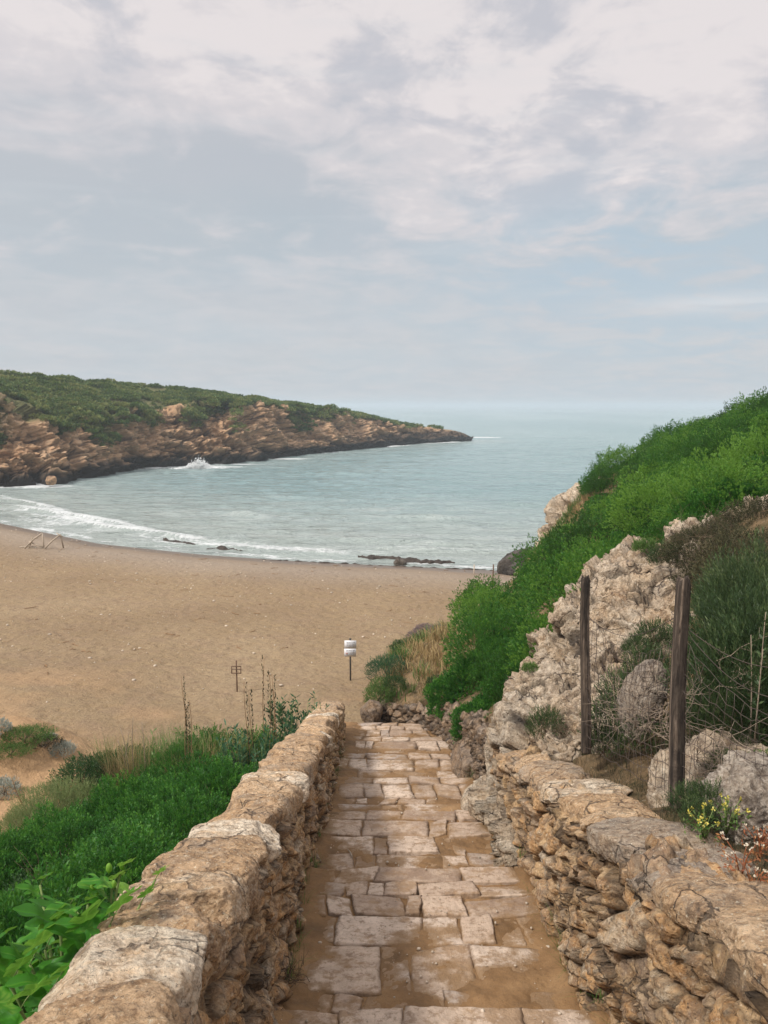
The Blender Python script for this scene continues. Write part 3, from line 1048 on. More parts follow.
# ------------------------------------------------------------------ left parapet
XL = lambda y: -0.60 - 0.012 * np.asarray(y)
LW = empty('stone_wall', (-0.85, 7.5, -5.9))
tag(LW, 'long rubble wall with rounded top running down the left side of the steps', 'wall')
LY = np.linspace(0.6, 13.85, 60)
v, f, a = wall_mesh(np.stack([XL(LY) + .02, LY], 1), 0.42, lambda x, y, s: wall_top(y) - .085 + .03 * fbm(xyz(x, y), 1.1, 2, seed=60), lambda x, y, s: path_base(y), ds=graded, dq=.0125,
                    stone=(.26, .15), seed=3, side=1, depth=.05)
build('rubble_face', v, f, MAT['wall'], LW, a)


def capstones(parent, y0, y1, xc, top, thick, seed, tints, lo=.30, hi=.52, hzr=(.09, .135), step=.94):
    rg = np.random.default_rng(seed)
    y, k = y0, 0
    while y < y1:
        ln = rg.uniform(lo, hi)
        w = thick * rg.uniform(.50, .58)
        hz = rg.uniform(*hzr)
        cy = y + ln / 2
        d = cy
        sub = 6 if d < 6 else 5
        sl = math.atan(-.33)
        v, f = rock((xc(cy) + rg.normal() * .012, cy, top(cy) - .085 + rg.normal() * .012), (w, ln * .56, hz), (sl + rg.normal() * .05, rg.normal() * .09, rg.normal() * .16),
                    sub, power=rg.uniform(3.2, 5.0), amp=.30, seed=seed + k * 1.7, planes=7, pit=.45, freq=.42)
        n = v - v.mean(0)
        w1, w2, w3 = worley3(v * 22 + .4 * fbm(v, 20, 2)[:, None], k)
        extra = .020 * fbm(v, 7, 5, .62, seed=k) + .013 * fbm(v, 22, 4, .65, seed=k + 4, ridged=True) - .012 * (1 - smooth(.1, .42, w1)) * (w3 > .45) * smooth(-.15, .1, fbm(v, 5, 2, seed=k + 6))
        v = v + n / np.linalg.norm(n, axis=1)[:, None] * extra[:, None]
        gp = smooth(.004, -.026, extra) * .7
        build('capstone', v, f, MAT['cope'], parent, dict(cell=np.full(len(v), tints[k % len(tints)] + rg.uniform(-.06, .06)), gap=gp))
        y += ln * step
        k += 1


capstones(LW, 0.9, 13.8, lambda y: XL(y) - .22, wall_top, .45, 21, [.5, .42, .6, .9, .5, .78, .45, .58, .97, .5, .4, .62, .85, .48, .55, .35, .7, .5])

# ------------------------------------------------------------------ right wall, standing against the hill
RW = empty('stone_wall', (1.45, 4.5, -4.2))
tag(RW, 'rough retaining wall with tan and grey flat capstones on the right of the steps, beneath the fence', 'wall')
RY = np.linspace(0.4, 8.1, 40)
v, f, a = wall_mesh(np.stack([1.27 + .02 * np.sin(RY), RY], 1), 0.46, lambda x, y, s: rwall_top(y) - .10 + .04 * fbm(xyz(x, y), 1.1, 2, seed=61), lambda x, y, s: path_base(y), ds=graded, dq=.0125,
                    stone=(.25, .19), seed=9, side=-1, depth=.062, rough=1.5, batter=-.03)
build('rubble_face', v, f, MAT['wall'], RW, a)
capstones(RW, 0.7, 7.9, lambda y: 1.27 + .21, rwall_top, .52, 33, [.45, .6, .5, .62, .55, .14, .2, .6, .5, .85, .4, .3, .6], .36, .66, (.07, .10), .95)

# low dry-stone wall that closes the foot of the steps
LOWL = np.array([(1.30, 8.9), (1.24, 10.5), (1.14, 12.6), (1.0, 13.9), (.7, 14.75), (.15, 15.15), (-.22, 15.3)])
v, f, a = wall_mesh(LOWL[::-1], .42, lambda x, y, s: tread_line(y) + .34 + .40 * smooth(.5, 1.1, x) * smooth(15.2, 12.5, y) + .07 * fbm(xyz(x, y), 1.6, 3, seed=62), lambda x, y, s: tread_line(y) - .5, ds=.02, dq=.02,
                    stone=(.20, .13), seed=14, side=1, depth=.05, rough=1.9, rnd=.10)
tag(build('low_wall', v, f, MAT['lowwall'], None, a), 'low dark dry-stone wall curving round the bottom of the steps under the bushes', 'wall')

# ------------------------------------------------------------------ steps
EDG = [-3.2, -1.4, 0.35, 2.1, 3.96, 6.25, 8.15, 9.9, 11.6, 13.2, 14.85]


def tread_z(y, k):
    mid = (EDG[k] + EDG[k + 1]) / 2
    return tread_line(mid) - 0.185 * (y - mid)


def sand_z(X, Y, k):
    y0, y1 = EDG[k], EDG[k + 1]
    t = (y1 - Y) / (y1 - y0)          # 0 at the nosing, 1 at the back
    p = xyz(X, Y)
    cover = smooth(.30, .95, t)
    z = tread_z(Y, k) - .029 + .026 * cover + .105 * fbm(p, 1.5, 4, .55, seed=95) * (.42 + cover * .6) + .030 * fbm(p, 5, 5, .65, seed=96) + .006 * fbm(p, 30, 3, seed=97)
    side = np.maximum(smooth(.30, .0, X + .68), smooth(.26, .0, 1.27 - X))
    return z + .045 * side


def build_steps():
    rg = np.random.default_rng(77)
    VV, FF, CC, GG, DD, off = [], [], [], [], [], 0
    for k in range(len(EDG) - 1):
        y0, y1 = EDG[k], EDG[k + 1]
        near = y0 < 8
        y = y1
        row = 0
        while y > y0 + .06:
            dep = rg.choice([.24, .34, .46, .56]) * rg.uniform(.9, 1.1)
            if row == 0:
                dep = rg.uniform(.24, .34)
            dep = min(dep, y - y0)
            if dep < .1:
                break
            x = -0.72 + rg.uniform(-.05, .05)
            while x < 1.42:
                w = rg.choice([.16, .24, .32, .42, .62]) * rg.uniform(.8, 1.25) if row else rg.uniform(.3, .8)
                yo = 0 if row == 0 else rg.normal() * .008
                frac = (y1 - y + dep / 2) / (y1 - y0)
                sink = 0
                # stones towards the back of each tread lie lower, under washed-in sand
                if frac > .45:
                    sink = rg.choice([0, .012, .024, .06], p=[.52, .24, .16, .08])
                nx_, ny_ = (26, 20) if near else (12, 8)
                gx = np.linspace(0, 1, nx_)
                gy = np.linspace(0, 1, ny_)
                U, W = np.meshgrid(gx, gy, indexing='ij')
                g_ = .004 if rg.random() < .7 else .012
                wv_, dv_ = w - g_, dep - g_
                sk = rg.normal() * .03
                px_ = x + g_ / 2 + U * wv_ + sk * (W - .5)
                py_ = y - dep + g_ / 2 + yo + W * dv_ * rg.uniform(.965, 1.0) + rg.normal() * .05 * (U - .5)
                p = xyz(px_, py_)
                wx = .026 * fbm(p, 5.5, 4, .6, seed=70 + k)
                wy = .026 * fbm(p, 5.5, 4, .6, seed=80 + k)
                e = np.minimum(np.minimum(U, 1 - U) * wv_, np.minimum(W, 1 - W) * dv_)
                r_ = .014
                zz = tread_z(py_, k) + rg.normal() * .006 + rg.normal() * .012 * (U - .5) + rg.normal() * .01 * (W - .5) - sink
                zz = zz + .006 * fbm(p, 4, 4, seed=90) + .004 * fbm(p, 17, 3, seed=91)
                zz = zz - r_ * .8 * (1 - np.sqrt(np.clip(1 - (1 - np.clip(e / r_, 0, 1)) ** 2, 0, 1)))
                crn = np.hypot(np.minimum(U, 1 - U) * wv_, np.minimum(W, 1 - W) * dv_)
                V = np.stack([px_ + wx, py_ + wy, zz], -1)
                # skirt down into the bedding
                V2 = np.zeros((nx_ + 2, ny_ + 2, 3))
                V2[1:-1, 1:-1] = V
                V2[0, 1:-1], V2[-1, 1:-1] = V[0], V[-1]
                V2[:, 0], V2[:, -1] = V2[:, 1], V2[:, -2]
                bd = np.zeros(V2.shape[:2], bool)
                bd[0] = bd[-1] = True
                bd[:, 0] = bd[:, -1] = True
                V2[bd, 2] -= .13
                nn = V2.shape[0] * V2.shape[1]
                VV.append(V2.reshape(-1, 3))
                FF.append(grid_faces(V2.shape[0], V2.shape[1]) + off)
                CC.append(np.full(nn, rg.random()))
                dd = np.zeros(V2.shape[:2])
                dd[1:-1, 1:-1] = smooth(-.034, .002, sand_z(V[..., 0], V[..., 1], k) - V[..., 2])
                DD.append(dd.ravel())
                ee = np.zeros(V2.shape[:2])
                ee[1:-1, 1:-1] = e
                GG.append((.7 * (1 - smooth(.001, .012, ee))).ravel())
                off += nn
                x += w
            y -= dep
            row += 1
    o = build('stone_steps', np.concatenate(VV), np.concatenate(FF), MAT['slab'], origin='world', attrs=dict(cell=np.concatenate(CC), gap=np.concatenate(GG), dust=np.concatenate(DD)))
    tag(o, 'broad worn flagstone steps going down to the beach', kind='structure')
    # bedding and washed-in sand
    xs = np.linspace(-.85, 1.62, 180)
    VV, FF, off = [], [], 0
    for k in range(len(EDG) - 1):
        y0, y1 = EDG[k], EDG[k + 1]
        ys = np.linspace(y0 - .0, y1 - .03, 130 if y0 > 1 else 20)
        X, Y = np.meshgrid(xs, ys, indexing='ij')
        z = sand_z(X, Y, k)
        z[:, -1] -= .2
        VV.append(np.stack([X, Y, z], -1).reshape(-1, 3))
        FF.append(grid_faces(len(xs), len(ys)) + off)
        off += X.size
    o = build('path_sand', np.concatenate(VV), np.concatenate(FF), MAT['pathsand'], origin='world')
    tag(o, 'damp brown sand washed over the steps', kind='structure')
    # landing where the steps meet the beach
    xs, ys = np.linspace(-4.5, .9, 140), np.linspace(14.4, 19, 110)
    X, Y = np.meshgrid(xs, ys, indexing='ij')
    zl = tread_line(14.9) - .10 - .14 * (Y - 14.8)
    d = np.maximum(smooth(0, 1, (-X - 1.2) / 2.4), smooth(16, 18.5, Y))
    return


build_steps()

# ================================================================== natural rock
def patch(rows, nu, nv):
    """Smooth sheet through rows of world control points (rows of equal length)."""
    R = np.array(rows, float)

    def cr(A, n):
        k = len(A)
        t = np.linspace(0, k - 1 - 1e-6, n)
        i = t.astype(int)
        f = (t - i).reshape((-1,) + (1,) * (A.ndim - 1))
        g = lambda j: A[np.clip(j, 0, k - 1)]
        p0, p1, p2, p3 = g(i - 1), g(i), g(i + 1), g(i + 2)
        return .5 * (2 * p1 + (p2 - p0) * f + (2 * p0 - 5 * p1 + 4 * p2 - p3) * f ** 2 + (3 * p1 - p0 - 3 * p2 + p3) * f ** 3)
    A = cr(R, nv)
    B = cr(A.transpose(1, 0, 2), nu)
    return B


def erode(V, amp, scale, seed, pit=1.0, face=(0, -1, .3)):
    N = normals_grid(V)
    if (N * np.array(face)).sum(-1).mean() < 0:
        N = -N
    w = V + .12 / scale * np.stack([fbm(V, scale * .8, 2, seed=seed + s) for s in (1, 2, 3)], -1)
    f1, f2, c = worley3(w * np.array([1, 1, 1.5]) * scale, int(seed))
    g1, g2, c2 = worley3(w * np.array([1, 1, 1.4]) * scale * 2.7, int(seed) + 1)
    h1, h2, c3 = worley3(w * scale * 7.0, int(seed) + 2)
    bed = V[..., 2] * scale * 1.5 + V[..., 0] * scale * .45 + .9 * fbm(V, scale * .6, 4, .6, seed + 11)
    fr = bed - np.floor(bed)
    d = (c - .5) * 1.15 + (c2 - .5) * .38 + (c3 - .5) * .08 + (fr - .5) * .5 + .95 * fbm(V, scale * .7, 5, .55, seed) + .20 * fbm(V, scale * 4, 5, .65, seed + 5, ridged=True) + .06 * fbm(V, scale * 14, 3, .6, seed + 6)
    holes = smooth(.12, .34, fbm(V, scale * 2.2, 4, .6, seed + 7)) * pit
    holes2 = (1 - smooth(.12, .34, h1)) * (c3 > .55) * pit
    crack = (1 - smooth(0, .05, f2 - f1)) * .4
    d = d - holes * .6 - holes2 * .3 - crack * .2
    V = V + N * (d * amp)[..., None]
    return V, dict(gap=np.clip(holes * .75 + holes2 * .5 + crack * .6, 0, 1).ravel(), cell=np.clip(c * .5 + c2 * .5, 0, 1).ravel())


# pale outcrop behind the fence: rows from behind the crest down to its foot
SIL = [(484, 820, 9.0), (493, 775, 8.5), (503, 735, 8.5), (511, 700, 8.6), (526, 665, 8.8), (552, 645, 9.0), (560, 612, 9.3), (588, 588, 9.5), (612, 570, 9.7), (640, 554, 9.9), (672, 540, 10.1), (705, 528, 10.2), (745, 512, 10.3), (800, 500, 10.3)]
MID1 = [(488, 822, 8.5), (499, 790, 8.1), (512, 755, 7.9), (522, 722, 8.0), (540, 690, 8.2), (562, 665, 8.4), (580, 635, 8.6), (605, 612, 8.8), (630, 595, 9.0), (655, 578, 9.2), (685, 562, 9.3), (712, 550, 9.5), (755, 530, 9.6), (800, 520, 9.6)]
MID2 = [(492, 826, 8.1), (506, 800, 7.8), (520, 770, 7.5), (538, 738, 7.5), (558, 712, 7.6), (580, 690, 7.8), (602, 670, 8.0), (628, 650, 8.2), (650, 632, 8.3), (676, 612, 8.5), (702, 598, 8.6), (730, 585, 8.8), (765, 570, 8.9), (810, 560, 9.0)]
BOT = [(496, 830, 7.9), (512, 806, 7.4), (532, 778, 7.0), (556, 752, 6.8), (582, 740, 6.8), (606, 728, 7.0), (632, 715, 7.2), (655, 702, 7.5), (680, 686, 7.7), (706, 668, 7.9), (735, 650, 8.1), (765, 640, 8.2), (790, 630, 8.3), (820, 630, 8.4)]
rows = [[P(*c) for c in r] for r in (SIL, MID1, MID2, BOT)]
back = [p + np.array([.5, 1.4, -.2]) for p in rows[0]]
back2 = [p + np.array([.9, 2.6, -1.8]) for p in rows[0]]
foot = [p + np.array([-.02, -.15, -.8]) for p in rows[-1]]
V = patch([back2, back] + rows + [foot], 430, 400)
V, at = erode(V, .23, 1.5, 101, pit=1.15, face=(-.4, -1, .5))
tag(build('rock_outcrop', V.reshape(-1, 3), grid_faces(*V.shape[:2]), MAT['outcrop'], None, at),
    'large pale pitted limestone outcrop rising behind the two fence posts', 'rock')

# cliff at the seaward end of the hill
C0 = [(512, 573, 40.5), (524, 562, 40.5), (540, 549, 40), (546, 530, 39), (549, 512, 38), (562, 503, 37), (580, 492, 36), (598, 483, 35), (620, 474, 34)]
C1 = [(516, 577, 39), (530, 570, 38.5), (546, 560, 38), (556, 540, 37), (560, 522, 36.2), (572, 512, 35.4), (588, 502, 34.6), (604, 492, 34), (624, 482, 33)]
C2 = [(520, 585, 36), (536, 582, 35), (556, 574, 34), (570, 556, 33), (576, 538, 33), (586, 526, 33), (600, 514, 33), (612, 502, 33), (630, 492, 32.5)]
rows = [[P(*c) for c in r] for r in (C0, C1, C2)]
back = [p + np.array([.8, 2.5, -.6]) for p in rows[0]]
back2 = [p + np.array([3.0, 6, -5]) for p in rows[0]]
V = patch([back2, back] + rows, 220, 160)
V, at = erode(V, .5, .55, 111, pit=.8, face=(-.7, -.8, .4))
tag(build('sea_cliff', V.reshape(-1, 3), grid_faces(*V.shape[:2]), MAT['outcrop'], None, at), 'small pale cliff at the seaward end of the green hill', 'cliff')


def boulder(name, c, size, label, cat='rock', mat='outcrop', rot=(0, 0, 0), group=None, **kw):
    v, f = rock(c, size, rot, **kw)
    rg = np.random.default_rng(int(abs(c[0]) * 1000))
    o = build(name, v, f, MAT[mat], None, dict(cell=np.full(len(v), rg.random()), gap=.4 * smooth(.15, .4, fbm(v, 3 / max(size), 3))))
    return tag(o, label, cat, group)


boulder('dark_rock', P(527, 567, 40.5), (1.5, 1.2, .95), 'dark wet rock on the shoreline at the foot of the pale cliff', mat='darkrock', rot=(0, -.35, .3), sub=5, amp=.35, seed=4)
boulder('dark_rock', P(400, 564.5, 43.3), (.36, .3, .3), 'small black rock alone at the water line in the middle of the beach', mat='darkrock', sub=4, amp=.3, seed=5)
boulder('rock', P(484, 806, 9.3) + np.array([.04, 0, -.10]), (.34, .60, .24), 'smooth whitish rock foot sticking out into the steps below the outcrop', mat='outcrop', rot=(-.1, .35, -.25), sub=6, amp=.22, seed=8, planes=12, power=2.4)
boulder('rock', P(512, 800, 8.3) + np.array([.10, 0, -.05]), (.26, .40, .46), 'upright tan rock beside the steps between wall and whitish rock', mat='outcrop', rot=(.1, .2, .1), sub=6, amp=.28, seed=9, planes=12, power=2.4)
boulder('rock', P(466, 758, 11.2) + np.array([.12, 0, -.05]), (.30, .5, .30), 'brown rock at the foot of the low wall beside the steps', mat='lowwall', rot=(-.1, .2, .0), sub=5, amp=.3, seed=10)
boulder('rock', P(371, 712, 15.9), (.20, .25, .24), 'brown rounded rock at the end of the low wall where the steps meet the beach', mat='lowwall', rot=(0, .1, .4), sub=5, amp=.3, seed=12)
boulder('rock', P(654, 718, 5.7) + np.array([0, .3, .0]), (.15, .16, .36), 'grey pointed rock under dead twigs between the fence posts', mat='greyrock', rot=(.1, .25, .2), sub=6, amp=.25, seed=13, power=2.2, planes=14)
boulder('rock', P(735, 782, 4.75) + np.array([.05, .1, -.08]), (.50, .36, .22), 'pale jagged rock lying right of the nearer fence post', mat='outcrop', rot=(.1, -.25, .3), sub=6, amp=.45, seed=15, planes=14, pit=.8)
boulder('rock', P(757, 800, 4.1) + np.array([.05, .05, -.06]), (.26, .26, .20), 'grey and white cracked rock at the right edge below the jagged one', mat='greyrock', rot=(.1, .1, .1), sub=6, amp=.5, seed=16, planes=14, pit=.9)
boulder('rock', P(345, 690, 17.6), (.10, .10, .09), 'small brown stone in the sand right of the white sign', mat='wall', sub=4, seed=17) if False else None
boulder('rock', P(51, 480.5, 84), (.5, .5, .5), 'orange-brown boulder at the foot of the headland cliff', mat='headland', sub=5, amp=.3, seed=18)
# ================================================================== plants
LEAF_SHAPES = {}


def leaves_mesh(pos, axis, length, width, rnd, rg, curl=0.0):
    """Diamond-shaped leaves: one quad each."""
    n = len(pos)
    axis = axis / (np.linalg.norm(axis, axis=1)[:, None] + 1e-9)
    side = np.cross(axis, rg.normal(size=(n, 3)))
    side /= np.linalg.norm(side, axis=1)[:, None] + 1e-9
    L = np.broadcast_to(length, (n,))[:, None]
    W = np.broadcast_to(width, (n,))[:, None]
    nrm = np.cross(axis, side)
    mid = pos + axis * L * .5 + nrm * (curl * L)
    V = np.stack([pos, mid - side * W * .5, pos + axis * L, mid + side * W * .5], 1)
    return V.reshape(-1, 3), np.repeat(rnd, 4)


def quads(n):
    return np.arange(n * 4).reshape(-1, 4)


def unit_dirs(n, rg, zmin=-.25):
    z = rg.uniform(zmin, 1, n)
    t = rg.uniform(0, 2 * pi, n)
    r = np.sqrt(np.clip(1 - z * z, 0, 1))
    return np.stack([r * np.cos(t), r * np.sin(t), z], -1)


def sprigs(P0, A, L, per, leaf, wid, rnd, rg, spread=.9):
    """Leafy shoots: 'per' leaves along each axis A from P0."""
    n = len(P0)
    A = A / (np.linalg.norm(A, axis=1)[:, None] + 1e-9)
    t = (np.arange(per) + .5) / per
    s = np.cross(A, rg.normal(size=(n, 3)))
    s /= np.linalg.norm(s, axis=1)[:, None] + 1e-9
    b = np.cross(A, s)
    ph = rg.uniform(0, 2 * pi, (n, 1)) + np.arange(per)[None] * 2.4
    rad = np.cos(ph)[..., None] * s[:, None] + np.sin(ph)[..., None] * b[:, None]
    open_ = spread * (1.1 - .75 * t)[None, :, None]
    ax = A[:, None] + rad * open_
    pos = P0[:, None] + A[:, None] * (t[None, :, None] * np.broadcast_to(L, (n,))[:, None, None])
    r = np.clip(rnd[:, None] + .32 * (t[None] - .35) + rg.normal(size=(n, per)) * .06, 0, 1)
    return leaves_mesh(pos.reshape(-1, 3), ax.reshape(-1, 3), leaf * rg.uniform(.75, 1.2, n * per), wid * rg.uniform(.8, 1.15, n * per), r.ravel(), rg)


def dome(R, n, per, shoot, leaf, wid, seed, up=.7, lump=.28, lf=2.2, inner=.5, zmin=-.3, spread=.9, fuzz=.1):
    rg = np.random.default_rng(seed)
    d = unit_dirs(n, rg, zmin)
    r = 1 + lump * fbm(d, lf, 3, seed=seed) * 1.6
    deep = 1 - inner * rg.random(n) ** 2.2
    r = r * deep + fuzz * np.abs(rg.normal(size=n)) * (rg.random(n) < .2)
    p = d * r[:, None] * np.array(R)
    a = d * .7 + np.array([0, 0, up]) + rg.normal(size=(n, 3)) * .33
    rnd = np.clip(.42 + .75 * fbm(d, lf * 1.7, 3, seed=seed + 9) + rg.normal(size=n) * .13, 0, 1)
    v, rr = sprigs(p, a, shoot, per, leaf, wid, rnd, rg, spread)
    return v, rr


def stems(R, n, seed, r0=.012):
    rg = np.random.default_rng(seed + 99)
    out = []
    for _ in range(n):
        d = unit_dirs(1, rg, .15)[0] * np.array(R) * rg.uniform(.7, .95)
        m = d * .5 + rg.normal(size=3) * .08 * R[0] + np.array([0, 0, -.05 * R[2]])
        base = np.array([rg.normal() * .05, rg.normal() * .05, -.35 * R[2]])
        out.append((np.array([base, (base + m) / 2 + rg.normal(size=3) * .02, m, (m + d) / 2 + rg.normal(size=3) * .02, d]), np.linspace(r0, r0 * .25, 5)))
    return out


def make_shrub(name, fol, mat, R, nstem=9, stemmat='stem', loc=(0, 0, 0), r0=.012, seed=0):
    """Shrub = Empty > foliage, stem.  fol: (verts, rnd) around the shrub's centre."""
    root = empty(name, loc)
    v, r = fol
    me = mesh_np('foliage', v, quads(len(v) // 4), dict(rnd=r), smooth_shade=False)
    link('foliage', me, MAT[mat], root)
    if nstem:
        sv, sf = tubes(stems(R, nstem, seed, r0), 5)
        link('stem', mesh_np('stem', sv, sf), MAT[stemmat], root)
    return root


PROTO_USED = set()


def place(proto, loc, scale, rz, label, cat='shrub', group=None):
    o = proto if proto.name not in PROTO_USED else copy_tree(proto)
    PROTO_USED.add(proto.name)
    o.location = tuple(float(c) for c in loc)
    o.scale = scale if hasattr(scale, '__len__') else (scale,) * 3
    o.rotation_euler = (0, 0, rz)
    for k in ('label', 'category', 'group'):
        if k in o:
            del o[k]
    return tag(o, label, cat, group)


# ------------------------------------------------------------------ the bright green mass left of the wall
rgp = np.random.default_rng(5)
MP = [make_shrub('mastic_shrub', dome((.52, .52, .50), 3300, 9, .07, .026, .013, 200 + k, up=.55, lump=.50, lf=2.6, fuzz=.04), 'mastic', (.5, .5, .4), 10, seed=k) for k in range(4)]
DP = [make_shrub('olive_shrub', dome((.55, .55, .40), 1700, 8, .09, .034, .014, 220 + k, up=.5), 'darkleaf', (.5, .5, .4), 10, seed=k + 10) for k in range(2)]


def lbank(px, py, dz=-.12):
    """Where the line of sight meets the bank's canopy level."""
    for d in np.arange(2.0, 22, .04):
        p = P(px, py, d)
        if p[2] < land(np.array([p[0]]), np.array([p[1]]))[0] + .34:
            return p
    return P(px, py, 12)


G1 = 'bright green shrubs massed beside the left wall'
spots = [(205, 770), (228, 778), (175, 785), (198, 800), (150, 800), (120, 812), (165, 822), (85, 822), (128, 838), (55, 838), (98, 850), (150, 848), (190, 838), (25, 855), (65, 866), (112, 870), (0, 878), (132, 884), (-20, 908), (62, 940), (100, 925), (-25, 950),
         (0, 968), (35, 975), (75, 965), (-30, 1000), (10, 1020), (220, 805), (245, 782), (262, 765), (-60, 880), (-70, 930), (-90, 980), (-60, 1040), (155, 870), (120, 905), (90, 950), (50, 1000), (30, 1050)]
kept = []
for i, (px, py) in enumerate(spots):
    c = lbank(px, py)
    if any(np.hypot(c[0] - q[0], c[1] - q[1]) < .50 for q in kept):
        continue
    kept.append(c)
    x = min(c[0], -1.38)
    z = land(np.array([x]), np.array([c[1]]))[0]
    sc = rgp.uniform(.85, 1.25)
    darker = (px < 60 and 900 < py < 960 and i % 2 == 0)
    place(MP[i % 4], (x, c[1], z + .12 + rgp.uniform(-.12, .22)), (sc, sc, sc * rgp.uniform(.85, 1.15)), rgp.uniform(0, 6.28), 'bright green small-leaved shrub in the dense mass beside the left wall', 'shrub', G1)

olive = [(40, 905, 'dark shrub in the shaded hollow behind the fig leaves'), (78, 908, 'dark shrub directly behind the fig shoots'), (92, 772, 'low dark olive shrub at the edge of the sandy hollow'), (125, 764, 'dark olive shrub between the sandy hollow and the reed clump'),
         (160, 776, 'dark shrub just below the tall brown reed stalks'), (185, 760, 'dark shrub behind the bright mass, below the middle of the tall grass'), (215, 752, 'dark leafy shrub under the green upright weeds near the wall')]
for i, (px, py, lb) in enumerate(olive):
    c = lbank(px, py)
    z = land(np.array([c[0]]), np.array([c[1]]))[0]
    place(DP[i % 2], (c[0], c[1], z + .14), (1.15, 1.0, .85), i * 1.3, lb)

pale = make_shrub('grey_shrub', dome((.6, .6, .36), 2200, 7, .10, .035, .007, 240, up=1.3, spread=.6), 'paleleaf', (.5, .5, .35), 8, seed=30)
for i, (px, py, lb, s) in enumerate([(55, 800, 'feathery pale green bush beside the sandy hollow at the left', 1.05), (88, 792, 'pale yellowish bush between the dark olive shrub and the bright green mass', .75), (30, 818, 'pale green bush at the lower edge of the sandy hollow', .8), (150, 790, 'small pale yellow-green bush among the dark shrubs', .5)]):
    c = lbank(px, py)
    z = land(np.array([c[0]]), np.array([c[1]]))[0]
    place(pale, (c[0], c[1], z + .1), s, i * 2.0, lb)

silver = make_shrub('silver_bush', dome((.3, .3, .2), 700, 6, .06, .03, .012, 250, up=.8), 'silver', (.3, .3, .2), 6, seed=31)
for i, (px, py, d, lb, s) in enumerate([(2, 776, 12.2, 'silvery white bush at the left edge over the sandy hollow', 1.0), (-2, 747, 13.4, 'silvery bush on the crest of the dune at the left edge', .9), (62, 750, 13.6, 'small silver bush at the right end of the dune crest', .85), (50, 744, 13.9, 'tiny silver tuft on the dune crest', .5)]):
    c = P(px, py, d)
    z = land(np.array([c[0]]), np.array([c[1]]))[0]
    place(silver, (c[0], c[1], z + .04), s * .8, i * 1.7, lb)
dunegreen = make_shrub('dune_plant', dome((.5, .32, .16), 800, 6, .07, .035, .012, 255, up=.8), 'grass', (.4, .3, .15), 5, seed=32)
for i, (px, py, d, lb, s) in enumerate([(24, 745, 13.4, 'low green plant on top of the dune at the left', .95), (10, 752, 13.0, 'flat green cushion plant on the dune edge', .7)]):
    c = P(px, py, d)
    z = land(np.array([c[0]]), np.array([c[1]]))[0]
    place(dunegreen, (c[0], c[1], z + .05), s, 0.3, lb, 'plant')
heap = make_shrub('dry_plant', dome((.4, .25, .13), 500, 5, .07, .04, .010, 256, up=.6), 'brownleaf', (.4, .3, .15), 12, 'deadtwig', seed=33)
c = P(44, 748, 13.6)
place(heap, (c[0], c[1], land(np.array([c[0]]), np.array([c[1]]))[0] + .05), .8, 0, 'dry brown plant trailing over the dune crest', 'plant')


# ------------------------------------------------------------------ tall grasses and weeds
def blades(n, R, h0, h1, w, seed, lean=.35, curve=.4, bend=1.0):
    """Grass tuft: each blade a 4-segment ribbon."""
    rg = np.random.default_rng(seed)
    V, Rn = [], []
    az = rg.uniform(0, 2 * pi, n)
    rr = np.sqrt(rg.random(n)) * R
    b = np.stack([rr * np.cos(az), rr * np.sin(az), np.zeros(n)], -1)
    th = az + rg.normal(size=n) * .8
    out = np.stack([np.cos(th), np.sin(th), np.zeros(n)], -1)
    side = np.stack([-np.sin(th), np.cos(th), np.zeros(n)], -1)
    h = rg.uniform(h0, h1, n)
    ln = lean * rg.random(n)
    k = 5
    t = np.linspace(0, 1, k)
    C = b[:, None] + np.stack([np.zeros_like(t), np.zeros_like(t), t], -1)[None] * h[:, None, None] * (1 - .25 * (ln[:, None, None]) * t[None, :, None]) + out[:, None] * ((ln * h)[:, None] * (t ** 1.5 * .6 + t ** 3 * curve * bend)[None])[..., None]
    wd = w * (1 - t * .85)
    Lp = C - side[:, None] * wd[None, :, None] * .5
    Rp = C + side[:, None] * wd[None, :, None] * .5
    verts = np.stack([Lp, Rp], 2).reshape(n, k * 2, 3)
    base = (np.arange(n) * k * 2)[:, None, None]
    i = np.arange(k - 1)[None, :, None] * 2
    q = (base + i + np.array([0, 1, 3, 2])[None, None]).reshape(-1, 4)
    return verts.reshape(-1, 3), q, np.repeat(rg.random(n), k * 2)


def tuft(name, mat, n, R, h0, h1, w, seed, lean=.35, curve=.4):
    v, q, r = blades(n, R, h0, h1, w, seed, lean, curve)
    return link(name, mesh_np(name, v, q, dict(rnd=r), False), MAT[mat])


def place1(o, loc, s, rz, label, cat, group=None, used=PROTO_USED):
    return place(o, loc, s, rz, label, cat, group)


